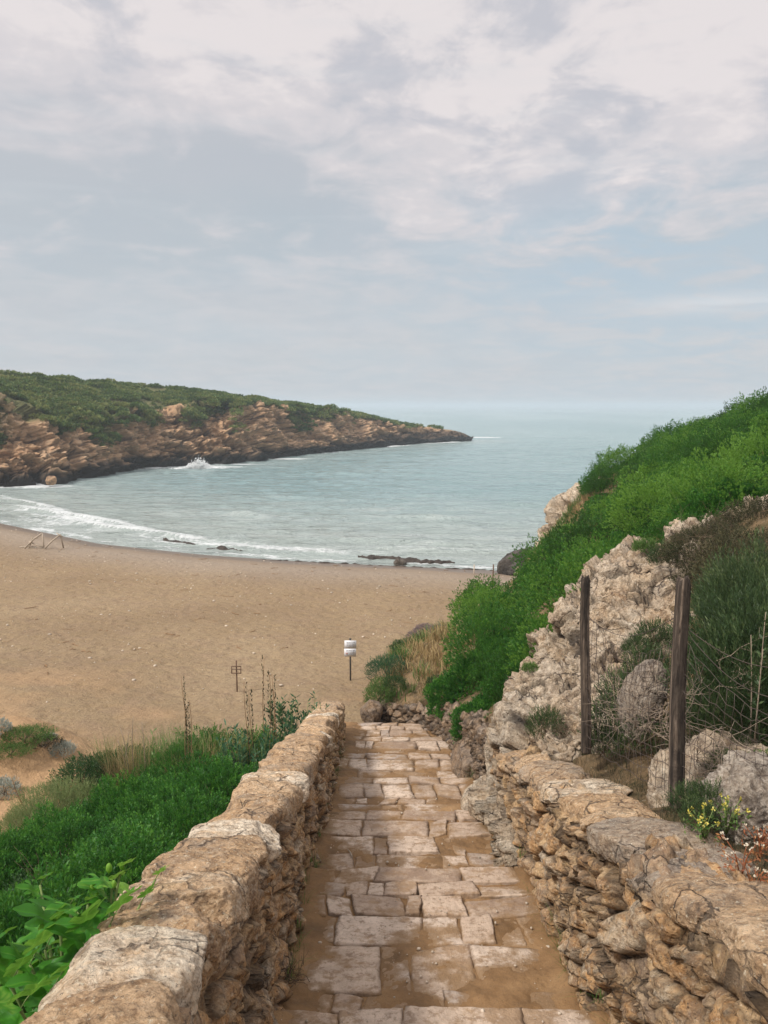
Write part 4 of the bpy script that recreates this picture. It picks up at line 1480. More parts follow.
def weed(name, n, h, seed, leafmat, leaf, wid, R=.1, lean=.15, per=26, stemmat='greenstem', seedhead=None):
    """Upright leafy weed: stems with leaves all the way up."""
    rg = np.random.default_rng(seed)
    root = empty(name, (0, 0, 0))
    paths, LP, LA, LR = [], [], [], []
    for k in range(n):
        a, rr = rg.uniform(0, 2 * pi), R * math.sqrt(rg.random())
        b = np.array([rr * cos(a), rr * sin(a), 0])
        hh = h * rg.uniform(.65, 1.05)
        dr = np.array([cos(a), sin(a), 0]) * lean * hh * rg.random() + rg.normal(size=3) * .02
        t = np.linspace(0, 1, 7)[:, None]
        pts = b + dr * t ** 1.6 + np.array([0, 0, hh]) * t
        paths.append((pts, np.linspace(.006, .002, 7)))
        tt = rg.uniform(.15, 1, per)
        pos = b + dr * tt[:, None] ** 1.6 + np.array([0, 0, hh]) * tt[:, None]
        az = rg.uniform(0, 2 * pi, per)
        LP.append(pos)
        LA.append(np.stack([np.cos(az), np.sin(az), rg.uniform(.4, 1.4, per)], -1))
        LR.append(np.clip(tt * .5 + rg.random(per) * .5, 0, 1))
    v, f = tubes(paths, 5)
    link('stem', mesh_np('stem', v, f), MAT[stemmat], root)
    LP, LA, LR = map(np.concatenate, (LP, LA, LR))
    v, r = leaves_mesh(LP, LA, leaf * rg.uniform(.6, 1.2, len(LP)), wid, LR, rg)
    link('foliage', mesh_np('foliage', v, quads(len(LP)), dict(rnd=r), False), MAT[leafmat], root)
    return root


gt = tuft('grass_tuft', 'grass', 420, .27, .45, 1.10, .011, 300, .55, .5)
gd = tuft('dry_grass_tuft', 'drygrass', 330, .25, .45, 1.10, .009, 301, .5, .5)
wg = weed('leafy_weed', 22, 1.0, 302, 'blueleaf', .085, .022, .22, .25, per=34)


def stand(px, pb, d):
    """Ground point under (px, pb) at depth d, never below the ground sheet."""
    c = P(px, pb, d)
    z = land(np.array([c[0]]), np.array([c[1]]))[0]
    return (c[0], c[1], z)


G2 = 'green and straw grass tufts behind the dark shrubs'
for i, (px, d, s, kind) in enumerate([(108, 12.6, .8, 0), (122, 12.2, 1.0, 1), (136, 12.0, .95, 1), (150, 11.8, .9, 0), (163, 12.2, 1.05, 0), (178, 11.6, .9, 1), (190, 11.9, 1.1, 0), (203, 11.8, 1.0, 0), (214, 12.0, 1.1, 1), (180, 12.6, .9, 0), (224, 12.3, 1.0, 1), (196, 11.2, .9, 1), (146, 12.6, .8, 0), (208, 11.5, 1.0, 1), (222, 12.6, 1.0, 0), (238, 12.4, .9, 1), (250, 12.5, .95, 0), (266, 12.6, .8, 1), (284, 12.4, .8, 0), (170, 12.4, 1.0, 0)]):
    place(gd if kind else gt, stand(px, 740, d), s, i * .9, 'clump of straw-coloured grass in the tall growth behind the dark shrubs' if kind else 'clump of thin green grass in the tall growth behind the dark shrubs', 'grass', G2 + (' (straw)' if kind else ' (green)'))
wl = [(233, 11.8, 1.1, 'leafy green weed below the little wooden sign, left of the reed stalks'), (246, 11.6, 1.3, 'bushy green weed at the foot of the reed stalks'), (262, 12.2, .8, 'green weed among the thin brown reed stalks'), (280, 12.2, 1.25, 'leafy weed right of the reed stalks'),
      (292, 12.6, 1.3, 'tall leafy weed second from the end of the left wall'), (302, 12.9, 1.35, 'leafy weed touching the far end of the left wall'), (270, 11.2, .85, 'low leafy weed in front of the reed stalks by the wall')]
for i, (px, d, s, lb) in enumerate(wl):
    place(wg, stand(px, 730, d), s, i * 1.1, lb, 'plant')


def stalks(name, pts, mat, label, cat='plant', head=0, seed=0):
    """Tall thin dry stalks; pts: list of (base px, base depth, top px, top py)."""
    rg = np.random.default_rng(seed)
    paths, HP, HA = [], [], []
    for (bx, d, tx, ty) in pts:
        b = np.array(stand(bx, 730, d))
        t = P(tx, ty, d)
        s = np.linspace(0, 1, 8)[:, None]
        m = b + (t - b) * s
        m[:, 0] += .05 * np.sin(s[:, 0] * 4 + rg.uniform(0, 6)) * s[:, 0]
        paths.append((m, np.linspace(.009, .004, 8)))
        if head:
            k = 60
            u = rg.uniform(.45, 1, k)
            HP.append(b + (t - b) * u[:, None])
            az = rg.uniform(0, 6.28, k)
            HA.append(np.stack([np.cos(az) * .5, np.sin(az) * .5, np.ones(k)], -1))
    root = empty(name, np.array(stand(pts[0][0], 730, pts[0][1])))
    for i, pt in enumerate(paths):
        v, f = tubes([pt], 5)
        st = build('stem', v, f, MAT[mat], root)
        if head:
            lv, r = leaves_mesh(HP[i], HA[i], .05, .016, rg.random(len(HP[i])), rg)
            build('seed_head', lv, quads(len(HP[i])), MAT['brownleaf'], root, dict(rnd=r), smooth_shade=False)
    return tag(root, label, cat)


stalks('dry_stalks', [(266, 12.2, 262, 656), (269, 12.3, 268, 672), (274, 12.1, 275, 674), (271, 12.0, 272, 690)], 'drystalk', 'group of tall brown dry stalks standing above the weeds near the wall', head=1, seed=1)
stalks('dry_stalks', [(250, 11.9, 246, 682), (254, 12.0, 251, 690)], 'drystalk', 'pair of short brown stalks between the wooden sign and the tallest stalks', head=1, seed=2)
stalks('dry_stalks', [(187, 11.8, 184, 676), (190, 11.9, 188, 700), (185, 11.7, 186, 706)], 'drystalk', 'thin dark stalk rising from the grass clump in the middle of the bank', head=1, seed=3)
stalks('dry_stalks', [(128, 12.1, 121, 728), (134, 12.0, 131, 716), (126, 12.2, 119, 740), (140, 12.0, 145, 722), (123, 12.3, 126, 732)], 'deadtwig', 'fan of bare pinkish stalks at the left of the tall grass', seed=4)
tw = weed('tall_weed', 3, 1.35, 305, 'grass', .10, .02, .05, .30, per=22)
place(tw, stand(152, 740, 12.0), 1.0, 2.4, 'tall leaning green weed above the grass at the left', 'plant')
stalks('dry_stalk', [(30, 11.0, 9, 778)], 'drystalk', 'single bent dry stalk on the sandy hollow at the left', seed=6)


# ------------------------------------------------------------------ fig sapling by the wall
def lobed_leaf(L, rg):
    """Five-lobed leaf outline as a fan, stalk at the origin, along +Y."""
    out = [(0, 0), (.12, -.02), (.32, -.04), (.46, .08), (.40, .22), (.25, .27), (.32, .36), (.50, .48), (.54, .62), (.42, .68), (.25, .52), (.20, .54), (.24, .72), (.18, .90), (.0, 1.0)]
    right = np.array(out)
    left = right[1:-1][::-1] * np.array([-1, 1])
    o = np.concatenate([right, left])
    o = o + rg.normal(size=o.shape) * .018
    o[0] = (0, 0)
    # finer outline, rounded between the points
    k = len(o)
    t = np.arange(k * 3) / 3
    i0 = t.astype(int)
    fr = (t - i0)[:, None]
    g = lambda q_: o[q_ % k]
    o = .5 * (2 * g(i0) + (g(i0 + 1) - g(i0 - 1)) * fr + (2 * g(i0 - 1) - 5 * g(i0) + 4 * g(i0 + 1) - g(i0 + 2)) * fr ** 2 + (3 * g(i0) - g(i0 - 1) - 3 * g(i0 + 1) + g(i0 + 2)) * fr ** 3)
    c = np.array([[0, .34]])
    R_ = (.12, .3, .5, .7, .86, 1.0)
    pts = np.concatenate([c] + [c + (o - c) * r for r in R_])
    dv = np.full(len(pts), 9.0)
    for tip in ((.42, .12), (-.42, .12), (.48, .60), (-.48, .60), (0, 1.03)):
        tip = np.array(tip)
        s_ = np.clip((pts @ tip) / (tip @ tip), 0, 1)
        dv = np.minimum(dv, np.linalg.norm(pts - s_[:, None] * tip, axis=1))
    a_, b_ = rg.uniform(.05, .35), rg.uniform(.02, .3)
    z = -a_ * pts[:, 0] ** 2 - b_ * pts[:, 1] ** 2 + .12 * np.abs(pts[:, 0]) + .35 * np.minimum(dv, .09)
    z += .02 * np.sin(pts[:, 0] * 14 + rg.uniform(0, 6)) + .02 * np.sin(pts[:, 1] * 11 + rg.uniform(0, 6))
    v = np.concatenate([pts, z[:, None]], 1) * L
    n = len(o)
    j = np.arange(n)
    j2 = (j + 1) % n
    tri = np.stack([0 * j, 1 + j, 1 + j2], -1)
    q = np.concatenate([np.stack([1 + n * r + j, 1 + n * (r + 1) + j, 1 + n * (r + 1) + j2, 1 + n * r + j2], -1) for r in range(len(R_) - 1)])
    return v, tri, q, np.where(dv < .022, .30, 0) - .10 * smooth(.02, .1, dv)


def frame(a, up=(0, 0, 1)):
    a = a / np.linalg.norm(a)
    x = np.cross(a, up)
    x /= np.linalg.norm(x) + 1e-9
    return np.stack([x, a, np.cross(x, a)], 1)


def fig():
    rg = np.random.default_rng(17)
    root = empty('fig_sapling', P(60, 1120, 2.9))
    tag(root, 'young fig tree with large lobed bright leaves beside the left wall', 'tree')
    base = P(70, 1120, 2.9)
    paths, LV, LT, LQ, LR, off = [], [], [], [], [], 0
    tips = [(112, 885, 3.0, .7), (120, 872, 3.0, .9), (88, 905, 3.0, .6), (140, 905, 2.95, .5), (60, 925, 2.95, .4), (30, 965, 2.8, .3), (95, 945, 2.8, .3), (70, 905, 3.1, .5), (10, 985, 2.7, .2), (55, 985, 2.65, .3), (110, 925, 2.8, .4), (155, 880, 3.2, .6), (-20, 960, 2.9, .4), (20, 1010, 2.5, .2), (45, 950, 3.0, .4), (40, 885, 3.4, .5)]
    for (px, py, d, yng) in tips:
        t = P(px, py, d)
        m = (base + t) / 2 + np.array([rg.normal() * .04, .05, -.02])
        s = np.linspace(0, 1, 7)[:, None]
        c = base * (1 - s) ** 2 + 2 * m * s * (1 - s) + t * s ** 2
        paths.append((c, np.linspace(.011, .005, 7)))
        nl = 6
        for k in range(nl):
            u = 1 - .09 * k
            b = base * (1 - u) ** 2 + 2 * m * u * (1 - u) + t * u ** 2
            az = k * 2.4 + rg.uniform(0, 1)
            up = 1.5 if k < 2 else (.75 - .1 * k)
            a = np.array([cos(az), sin(az), up])
            a /= np.linalg.norm(a)
            L = (.075 + .036 * k) * rg.uniform(.85, 1.2) if yng > .45 else (.13 + .026 * k) * rg.uniform(.85, 1.2)
            pl = L * .45
            paths.append((np.array([b, b + a * pl * .5 + [0, 0, .004], b + a * pl]), .0022))
            v, tr, q, vein = lobed_leaf(L, rg)
            a2 = a * np.array([1, 1, .1]) + np.array([-.15, -.55, -.42 if k > 1 else .6])
            v = v @ frame(a2).T + b + a * pl
            if (v[:, 0] > -1.06).any():
                v[:, 0] -= max(0.0, float((v[:, 0] + 1.04).max())) * (v[:, 2].min() < float(wall_top(v[:, 1].mean())) + .05)
            LV.append(v)
            LT.append(tr + off)
            LQ.append(q + off)
            LR.append(np.clip(vein + (.85 if k < 2 and yng > .5 else .48) - .06 * k + rg.normal() * .10, 0, 1))
            off += len(v)
    v, f = tubes(paths, 6)
    build('stem', v, f, MAT['greenstem'], root)
    build('foliage', np.concatenate(LV), [np.concatenate(LT), np.concatenate(LQ)], MAT['fig'], root, dict(rnd=np.concatenate(LR)))
    # swelling green buds at the shoot tips
    for (px, py, d, r) in [(109, 868, 2.98, .012), (122, 866, 3.0, .010), (93, 888, 2.98, .012), (114, 884, 2.9, .009)]:
        c = P(px, py, d)
        vv, ff = rock(c, (r, r, r * 1.7), sub=3, power=2, planes=0, amp=.05)
        build('bud', vv, ff, MAT['fig'], root, dict(rnd=np.full(len(vv), .95)))


fig()

# ------------------------------------------------------------------ right-hand bushes near the steps
RP = [make_shrub('mastic_shrub', dome((.60, .60, .66), 4200, 9, .05, .032, .016, 400 + k, up=.3, lump=.45, lf=2.6, inner=.2, fuzz=.015), 'mastic', (.6, .6, .5), 12, seed=40 + k) for k in range(3)]


def rstand(px, py, d, dz=0):
    return P(px, py, d)


bl = [(508, 735, 11.0, .5, 'small green bush in the hollow between low wall and outcrop'), (521, 708, 11.6, .6, 'green bush pressed against the lower left face of the outcrop'), (505, 618, 17.8, .85, 'rounded bright green bush standing against the sand, the leftmost on the hill'), (489, 638, 17.8, .62, 'green bush directly above the dry grassy bank'),
      (545, 618, 17.0, 1.0, 'bright bush just left of the pale outcrop crest'), (505, 670, 14.6, 1.05, 'green bush below the rounded one, over the low wall'), (480, 690, 14.0, .95, 'green bush over the bend of the low wall'), (455, 702, 14.2, .8, 'bright green bush hanging over the low wall'),
      (500, 715, 12.2, .75, 'green bush wedged between low wall and pale outcrop'), (520, 690, 12.5, .75, 'green bush touching the left side of the outcrop'), (478, 728, 12.0, .62, 'lowest green bush trailing down over the low wall'), (535, 655, 14, .95, 'green bush behind the notch in the outcrop'), (560, 600, 17.5, 1.1, 'bright bush above the left shoulder of the outcrop'),
      (455, 665, 17.5, .55, 'small green bush at the edge of the dry grassy bank')]
bl += [(704, 522, 11.0, .6, 'green bush on the ridge of the outcrop above the nearer post'), (728, 514, 11.4, .65, 'green bush on the ridge near the right edge'), (688, 536, 10.7, .45, 'small green bush just left of the brown heath on the ridge'), (752, 508, 11.2, .45, 'last small green bush on the ridge before the right edge')]
for i, (px, py, d, s, lb) in enumerate(bl):
    place(RP[i % 3], P(px, py, d), s, i * 1.9, lb)

place(make_shrub('heath_bush', dome((.5, .4, .32), 1300, 7, .07, .03, .009, 420, up=.8), 'blueleaf', (.5, .4, .3), 8, seed=50), P(388, 672, 17.2), 1.0, 0, 'dark blue-green bush at the left end of the grassy bank')
place(make_shrub('green_bush', dome((.30, .3, .40), 900, 7, .07, .03, .012, 421, up=.5), 'grass', (.3, .3, .35), 8, seed=51), P(380, 698, 16.3), .95, 0, 'yellow-green bush hanging over the brown rock at the end of the low wall')
pur = make_shrub('thyme_bush', dome((.5, .5, .28), 1300, 6, .06, .028, .010, 422, up=1.0), 'purple', (.5, .5, .3), 8, seed=52)
for i, (px, py, d, s, lb) in enumerate([(440, 640, 20.5, .8, 'mauve flowering bush on the far edge of the grassy bank'), (424, 636, 21.5, .6, 'small mauve flowering bush left of the larger one'), (414, 642, 20.8, .45, 'tiny mauve bush at the tip of the grassy bank')]):
    place(pur, P(px, py, d) + np.array([0, 0, .14]), s, i, lb)
ol2 = make_shrub('olive_shrub', dome((.5, .5, .33), 1300, 7, .07, .032, .012, 423, up=.7), 'darkleaf', (.5, .5, .3), 8, seed=53)
for i, (px, py, d, s, lb) in enumerate([(425, 650, 19.6, .75, 'dark olive bush below the mauve flowers on the bank'), (405, 655, 19, .7, 'dark olive bush behind the blue-green one'), (448, 652, 19.4, .6, 'olive bush beside the rounded green bush'), (412, 668, 17.6, .5, 'olive bush in the middle of the grassy bank'), (395, 690, 16.2, .45, 'olive bush above the low wall near its left end'), (437, 690, 15.6, .45, 'olive bush in the dry grass above the low wall')]):
    place(ol2, P(px, py, d) + np.array([0, 0, .13]), s, i, lb)


# ------------------------------------------------------------------ scrub that covers the hillside
def sheet_height(x, y):
    return hill(x, y) + .10 * fbm(xyz(x, y, hill(x, y)), .6, 4, seed=51)


def clumps(pts, R, base, rg, tint=.2):
    """Tile pre-grown domes over many spots; returns one leaf mesh."""
    VV, RR = [], []
    for i, (p, s) in enumerate(zip(pts, R)):
        v, r = base[i % len(base)]
        a = rg.uniform(0, 6.28)
        c, sn = cos(a), sin(a)
        m = np.array([[c, -sn, 0], [sn, c, 0], [0, 0, 1]])
        VV.append((v * s) @ m.T + p)
        RR.append(np.clip(r * .8 + .1 + rg.normal() * tint + 1.1 * float(fbm(p[None], .22, 3, seed=77)[0]), 0, 1))
    return np.concatenate(VV), np.concatenate(RR)


def to_px(p):
    d = p[..., 1] * CP - p[..., 2] * SP
    v = p[..., 1] * SP + p[..., 2] * CP
    return 384 + F * p[..., 0] / d, 512 - F * v / d, d


def scatter_hill():
    rg = np.random.default_rng(61)
    n = 9000
    x = rg.uniform(1.5, 24, n)
    y = rg.uniform(7.5, 39, n)
    z = sheet_height(x, y)
    p = np.stack([x, y, z], -1)
    px, py, d = to_px(p)
    keep = (px > 440) & (px < 860) & (py < 720) & (d > 10.5) & (x > edge_x(y) + .5)
    # stay off the bare cliff, the dry bank and the outcrop
    keep &= ~((px < 592) & (py > 480) & (d > 23))
    keep &= ~((px < 482)) & ~((py < 610) & (px < 522)) & ~((py < 590) & (px < 548))
    keep &= ~((px > 640) & (d < 11.2))
    bare = fbm(p, .55, 3, seed=63) > .30
    keep &= ~((px > 503) & (px < 548) & (py > 605) & (py < 690))
    keep &= ~((px > 535) & (px < 645) & (py > 500) & (py < 582) & (rg.random(n) < .8) & (d > 15))
    keep &= ~bare
    p = p[keep]
    # poisson-like thinning
    order = rg.permutation(len(p))
    sel = []
    for i in order:
        if all((p[i][0] - q[0]) ** 2 + (p[i][1] - q[1]) ** 2 > .86 ** 2 for q in sel):
            sel.append(p[i])
    sel = np.array(sel)
    px, py, d = to_px(sel)
    near = d < 18
    bg_ = [dome((1, 1, 1.05), 3600, 9, .05, .030, .016, 520 + k, up=.3, lump=.5, lf=3.0, inner=.15, zmin=-.1, fuzz=.02) for k in range(2)]
    bn = [dome((1, 1, 1.2), 1700, 9, .07, .046, .025, 500 + k, up=.35, lump=.45, lf=2.6, inner=.15, zmin=-.15, fuzz=.02) for k in range(4)]
    bf = [dome((1, 1, 1.2), 900, 7, .10, .075, .045, 510 + k, up=.35, lump=.45, lf=2.6, inner=.15, zmin=-.1, fuzz=.02) for k in range(4)]
    out = []
    for mask, base, nm in ((near, bn, 'near'), (~near, bf, 'far')):
        q = sel[mask]
        s = np.where(rg.random(len(q)) < .72, rg.uniform(.38, .58, len(q)), rg.uniform(.7, .95, len(q)))
        q = q + np.array([0, 0, 1.0]) * rg.uniform(-.02, .16, (len(q), 1))
        big = s > .66
        out.append(clumps(q[~big], s[~big], base, rg, .30))
        out.append(clumps(q[big], s[big], bg_, rg, .30))
    # low undergrowth filling the gaps between the domes, shade put into its leaf tone
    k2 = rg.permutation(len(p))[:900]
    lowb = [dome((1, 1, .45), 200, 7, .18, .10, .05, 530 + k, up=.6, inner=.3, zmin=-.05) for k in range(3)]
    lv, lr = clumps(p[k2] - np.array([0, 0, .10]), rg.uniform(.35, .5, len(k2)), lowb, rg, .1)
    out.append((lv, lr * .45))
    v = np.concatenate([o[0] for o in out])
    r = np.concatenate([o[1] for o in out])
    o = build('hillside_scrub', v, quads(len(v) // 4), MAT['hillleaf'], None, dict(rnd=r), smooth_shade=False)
    tag(o, 'dense low green scrub covering the hillside above the outcrop', 'scrub', kind='stuff')
    return sel


HS = scatter_hill()


def scatter_grass():
    """Dry and green grass between the bushes of the bank and hillside."""
    rg = np.random.default_rng(71)
    VV, QQ, RR, off = [], [], [], 0
    GV, GQ, GR, goff = [], [], [], 0
    n = 5200
    x = rg.uniform(-.6, 12, n)
    y = rg.uniform(10, 37, n)
    z = sheet_height(x, y)
    p = np.stack([x, y, z], -1)
    px, py, d = to_px(p)
    bank = (px > 375) & (px < 480) & (py > 630) & (py < 712) & (x > edge_x(y) + .25)
    cliff = (px > 530) & (px < 650) & (py > 495) & (py < 595) & (d > 15)
    spot = (px > 480) & (px < 800) & (fbm(p, .55, 3, seed=63) > .30) & (d > 11.5)
    keep = (bank & (rg.random(n) < .95)) | (cliff & (rg.random(n) < .95)) | (spot & (rg.random(n) < .5))
    for q in p[keep]:
        if float(fbm(q[None], .9, 2, seed=66)[0]) > .02:
            v, f, r = blades(34, .24, .10, .32, .014 + .0006 * q[1], int(rg.integers(1e6)), .9, .6)
            GV.append(v + q)
            GQ.append(f + goff)
            GR.append(r * .8)
            goff += len(v)
            continue
        v, f, r = blades(26, .22, .10, .34, .012 + .0006 * q[1], int(rg.integers(1e6)), .8, .6)
        VV.append(v + q)
        QQ.append(f + off)
        RR.append(r)
        off += len(v)
    g_ = build('green_grass', np.concatenate(GV), np.concatenate(GQ), MAT['grass'], None, dict(rnd=np.concatenate(GR)), smooth_shade=False)
    tag(g_, 'patches of green grass among the straw on the right-hand slope', 'grass', kind='stuff')
    o = build('dry_grass', np.concatenate(VV), np.concatenate(QQ), MAT['drygrass'], None, dict(rnd=np.concatenate(RR)), smooth_shade=False)
    tag(o, 'straw-coloured grass between the bushes of the right-hand slope', 'grass', kind='stuff')


scatter_grass()


def scatter_headland():
    V, green, pxs, vv = HL
    rg = np.random.default_rng(81)
    nu, nv = V.shape[:2]
    n = 26000
    u = (rg.random(n) ** .9 * (nu - 1)).astype(int)
    w = (rg.uniform(.22, .90, n) * (nv - 1)).astype(int)
    g = green[u, w]
    p = V[u, w]
    px, py, d = to_px(p)
    keep = (rg.random(n) < g * 1.1 - .05) & (px > -70) & (px < 440) & (p[:, 2] > SEA + 2.2)
    pf = fbm(p, .16, 3, seed=83)
    keep &= (pf > -.16 + .12 * (rg.random(n) - .5))
    tipfade = smooth(430, 350, px)
    keep &= rg.random(n) < .25 + .75 * tipfade
    p = p[keep]
    d = d[keep]
    p = p[:9000]
    d = d[:9000]
    base = [dome((1, 1, .42), 40, 5, .45, .36, .20, 600 + k, up=.6, lump=.3, inner=.25, zmin=0) for k in range(6)]
    v, r = clumps(p + np.array([0, 0, .0]), rg.uniform(.28, .80, len(p)) * (1 + .3 * smooth(110, 170, d)), base, rg, .30)
    o = build('headland_scrub', v, quads(len(v) // 4), MAT['farleaf'], None, dict(rnd=r), smooth_shade=False)
    tag(o, 'dark green scrub covering the top of the far headland', 'scrub', kind='stuff')


scatter_headland()

# ------------------------------------------------------------------ dark shrubs behind the nearer fence post
RM = [make_shrub('spiky_shrub', dome((.55, .55, .55), 2100, 10, .15, .042, .008, 700 + k, up=1.0, spread=.55, lump=.3), 'rosemary', (.5, .5, .5), 16, 'deadtwig', seed=60 + k, r0=.008) for k in range(2)]
for i, (px, py, d, s, lb) in enumerate([(757, 668, 5.9, .95, 'grey-green spiky shrub right of the nearer fence post'), (768, 700, 5.5, 1.0, 'spiky shrub at the right edge behind the jagged rock'), (724, 728, 5.5, .55, 'spiky shrub low behind the nearer fence post'), (768, 620, 6.8, 1.0, 'spiky shrub higher up at the right edge'),
                                        (742, 614, 7.4, .75, 'spiky green shrub above the nearer fence post top'), (745, 730, 5.3, .6, 'spiky shrub just above the jagged pale rock'), (800, 660, 6.0, 1.0, 'spiky shrub cut by the right edge of the view')]):
    place(RM[i % 2], P(px, py, d), s, i * 2.2, lb)
BR = make_shrub('heath_bush', dome((.6, .55, .4), 1800, 8, .10, .03, .010, 720, up=.7), 'brownleaf', (.5, .5, .4), 26, 'stem', seed=70)
for i, (px, py, d, s, lb) in enumerate([(718, 560, 9.2, .95, 'brown twiggy heath bush on top of the outcrop behind the nearer post'), (755, 575, 8.2, 1.05, 'dark brown heath bush at the right edge above the spiky shrubs'), (742, 540, 10, .8, 'small brown heath bush on the skyline of the outcrop'), (700, 585, 8.9, .5, 'dark bush at the crest of the outcrop beside the post top'), (520, 640, 15.6, .75, 'brown dry heath bush in the gap of the green slope left of the outcrop'), (530, 668, 13.6, .6, 'brown dry bush just outside the left notch of the outcrop'), (768, 530, 9.6, .9, 'brown heath bush on the skyline at the right edge'), (700, 548, 9.9, .6, 'low brown heath at the peak of the outcrop'), (735, 600, 7.8, .7, 'dark heath bush between the skyline heath and the spiky shrubs')]):
    up = .42 if 'green slope' in lb and 'gap' not in lb else 0.0
    place(BR, P(px, py, d) + np.array([0, 0, up]), s, i * 1.4, lb)
sm = make_shrub('small_herb', dome((.20, .2, .20), 420, 8, .07, .028, .007, 730, up=1.1, spread=.6), 'rosemary', (.2, .2, .2), 12, 'stem', seed=71, r0=.005)
sg = make_shrub('small_green_plant', dome((.20, .2, .16), 420, 7, .06, .032, .013, 731, up=1.0, spread=.7), 'grass', (.2, .2, .2), 8, 'greenstem', seed=72, r0=.004)
for i, (px, py, d, s, lb, pr) in enumerate([
        (546, 728, 7.3, .85, 'small grey herb on the ledge at the left foot of the outcrop', sm), (648, 672, 7.4, 1.1, 'thin olive plant growing in the crack between the posts', sm), (636, 650, 7.9, .7, 'small plant higher in the crack between the posts', sm),
        (628, 702, 6.6, 1.2, 'bushy green plant right of the farther post', sm), (616, 728, 6.2, 1.1, 'low green plant at the foot of the farther post', sm), (640, 708, 6.4, .6, 'tiny bright green seedling between the posts', sg), (645, 735, 6.0, 1.1, 'olive plant under the wire netting', sm),
        (603, 745, 6.1, .7, 'short weed touching the base of the farther post', sm), (530, 668, 8.5, .4, 'tuft on the left notch of the outcrop', sg), (690, 805, 4.25, .55, 'grey-green herb at the foot of the nearer post', sm), (712, 806, 4.15, .6, 'feathery green herb right of the nearer post', sm),
        (700, 817, 4.0, .45, 'low grey herb on the soil behind the capstones', sm), (765, 768, 4.7, .55, 'little green plant on the jagged rock at the right edge', sg), (665, 560, 9.6, 1.0, 'small bush on the crest of the outcrop', sm), (645, 548, 9.9, .7, 'tuft on the skyline of the outcrop', sg),
        (725, 770, 4.8, .6, 'thin dry herb growing through the jagged rock', sm), (655, 640, 8.0, .9, 'olive herb on the outcrop left of the nearer post', sm)]):
    place(pr, P(px, py, d) + np.array([0, 0, -.02]), s, i * 1.1, lb, 'plant')

# flowering herbs on the wall-top soil
fl = np.random.default_rng(91)


def flower_herb(name, px, py, d, n, R, petal, label, seed):
    rg = np.random.default_rng(seed)
    c = P(px, py, d)
    root = empty(name, c)
    paths, hp = [], []
    for _ in range(n):
        a = rg.uniform(0, 6.28)
        r = R * rg.random()
        t = np.array([r * cos(a), r * sin(a), rg.uniform(.04, .13)])
        paths.append((np.array([[0, 0, -.06], t * [.4, .4, .5], t]) + c, .0022))
        hp.append(t + c)
    v, f = tubes(paths, 4)
    build('stem', v, f, MAT['redstem'] if petal == 'whitef' else MAT['greenstem'], root, dict(rnd=np.full(len(v), .3)))
    hp = np.array(hp)
    for h_ in hp:
        q = np.tile(h_, (9, 1)) + rg.normal(size=(9, 3)) * .003
        lv, r = leaves_mesh(q, rg.normal(size=(9, 3)) + [0, 0, .6], .011 if petal == 'whitef' else .014, .009, rg.random(9), rg)
        build('flower', lv, quads(9), MAT[petal], root, dict(rnd=r), smooth_shade=False)
    q = np.repeat(hp, 14, 0) * np.array([1, 1, 1]) - np.array([0, 0, 1]) * rg.uniform(.01, .10, (n * 14, 1)) + rg.normal(size=(n * 14, 3)) * .012
    lv, r = leaves_mesh(q, rg.normal(size=(n * 14, 3)) + [0, 0, .4], .022, .009, rg.random(n * 14), rg)
    build('foliage', lv, quads(n * 14), MAT['grass' if petal == 'yellow' else 'redstem'], root, dict(rnd=r), smooth_shade=False)
    tag(root, label, 'plant')


flower_herb('flowering_herb', 727, 824, 3.95, 15, .13, 'yellow', 'small herb with yellow flowers behind the grey capstones', 1)
flower_herb('flowering_herb', 705, 832, 3.9, 12, .10, 'yellow', 'sparse yellow-flowered herb left of the fuller one', 2)
flower_herb('flowering_herb', 760, 850, 3.6, 9, .12, 'whitef', 'reddish herb with cream flowers at the right edge', 3)
flower_herb('flowering_herb', 742, 868, 3.45, 6, .10, 'whitef', 'low reddish herb with few pale flowers near the right edge', 4)
flower_herb('flowering_herb', 755, 885, 3.25, 6, .09, 'whitef', 'nearest reddish herb at the right edge of the wall top', 5)
flower_herb('flowering_herb', 712, 655, 5.2, 5, .12, 'whitef', 'pale dotted flowers over the spiky shrub', 6) if False else None

# litter of dry stems and low growth on the soil strip
def litter():
    rg = np.random.default_rng(93)
    n = 700
    x = 1.62 + rg.random(n) ** 1.2 * 1.9
    y = rg.uniform(2.4, 7.2, n)
    z = hill(x, y) + .10 * fbm(xyz(x, y, hill(x, y)), .6, 4, seed=51)
    VV, QQ, RR, off = [], [], [], 0
    for a, b, c in zip(x, y, z):
        v, f, r = blades(10, .07, .03, .13, .004, int(rg.integers(1e6)), 1.2, .8)
        VV.append(v + (a, b, c - .01))
        QQ.append(f + off)
        RR.append(r * rg.uniform(.2, 1))
        off += len(v)
    o = build('dry_litter', np.concatenate(VV), np.concatenate(QQ), MAT['brownleaf'], None, dict(rnd=np.concatenate(RR)), smooth_shade=False)
    tag(o, 'short dry stems and litter on the soil strip behind the right wall', 'litter', kind='stuff')


litter()
# ================================================================== fence
FN = empty('wire_fence', P(676, 795, 4.55))
tag(FN, 'old wire fence on weathered wooden posts above the right wall', 'fence')


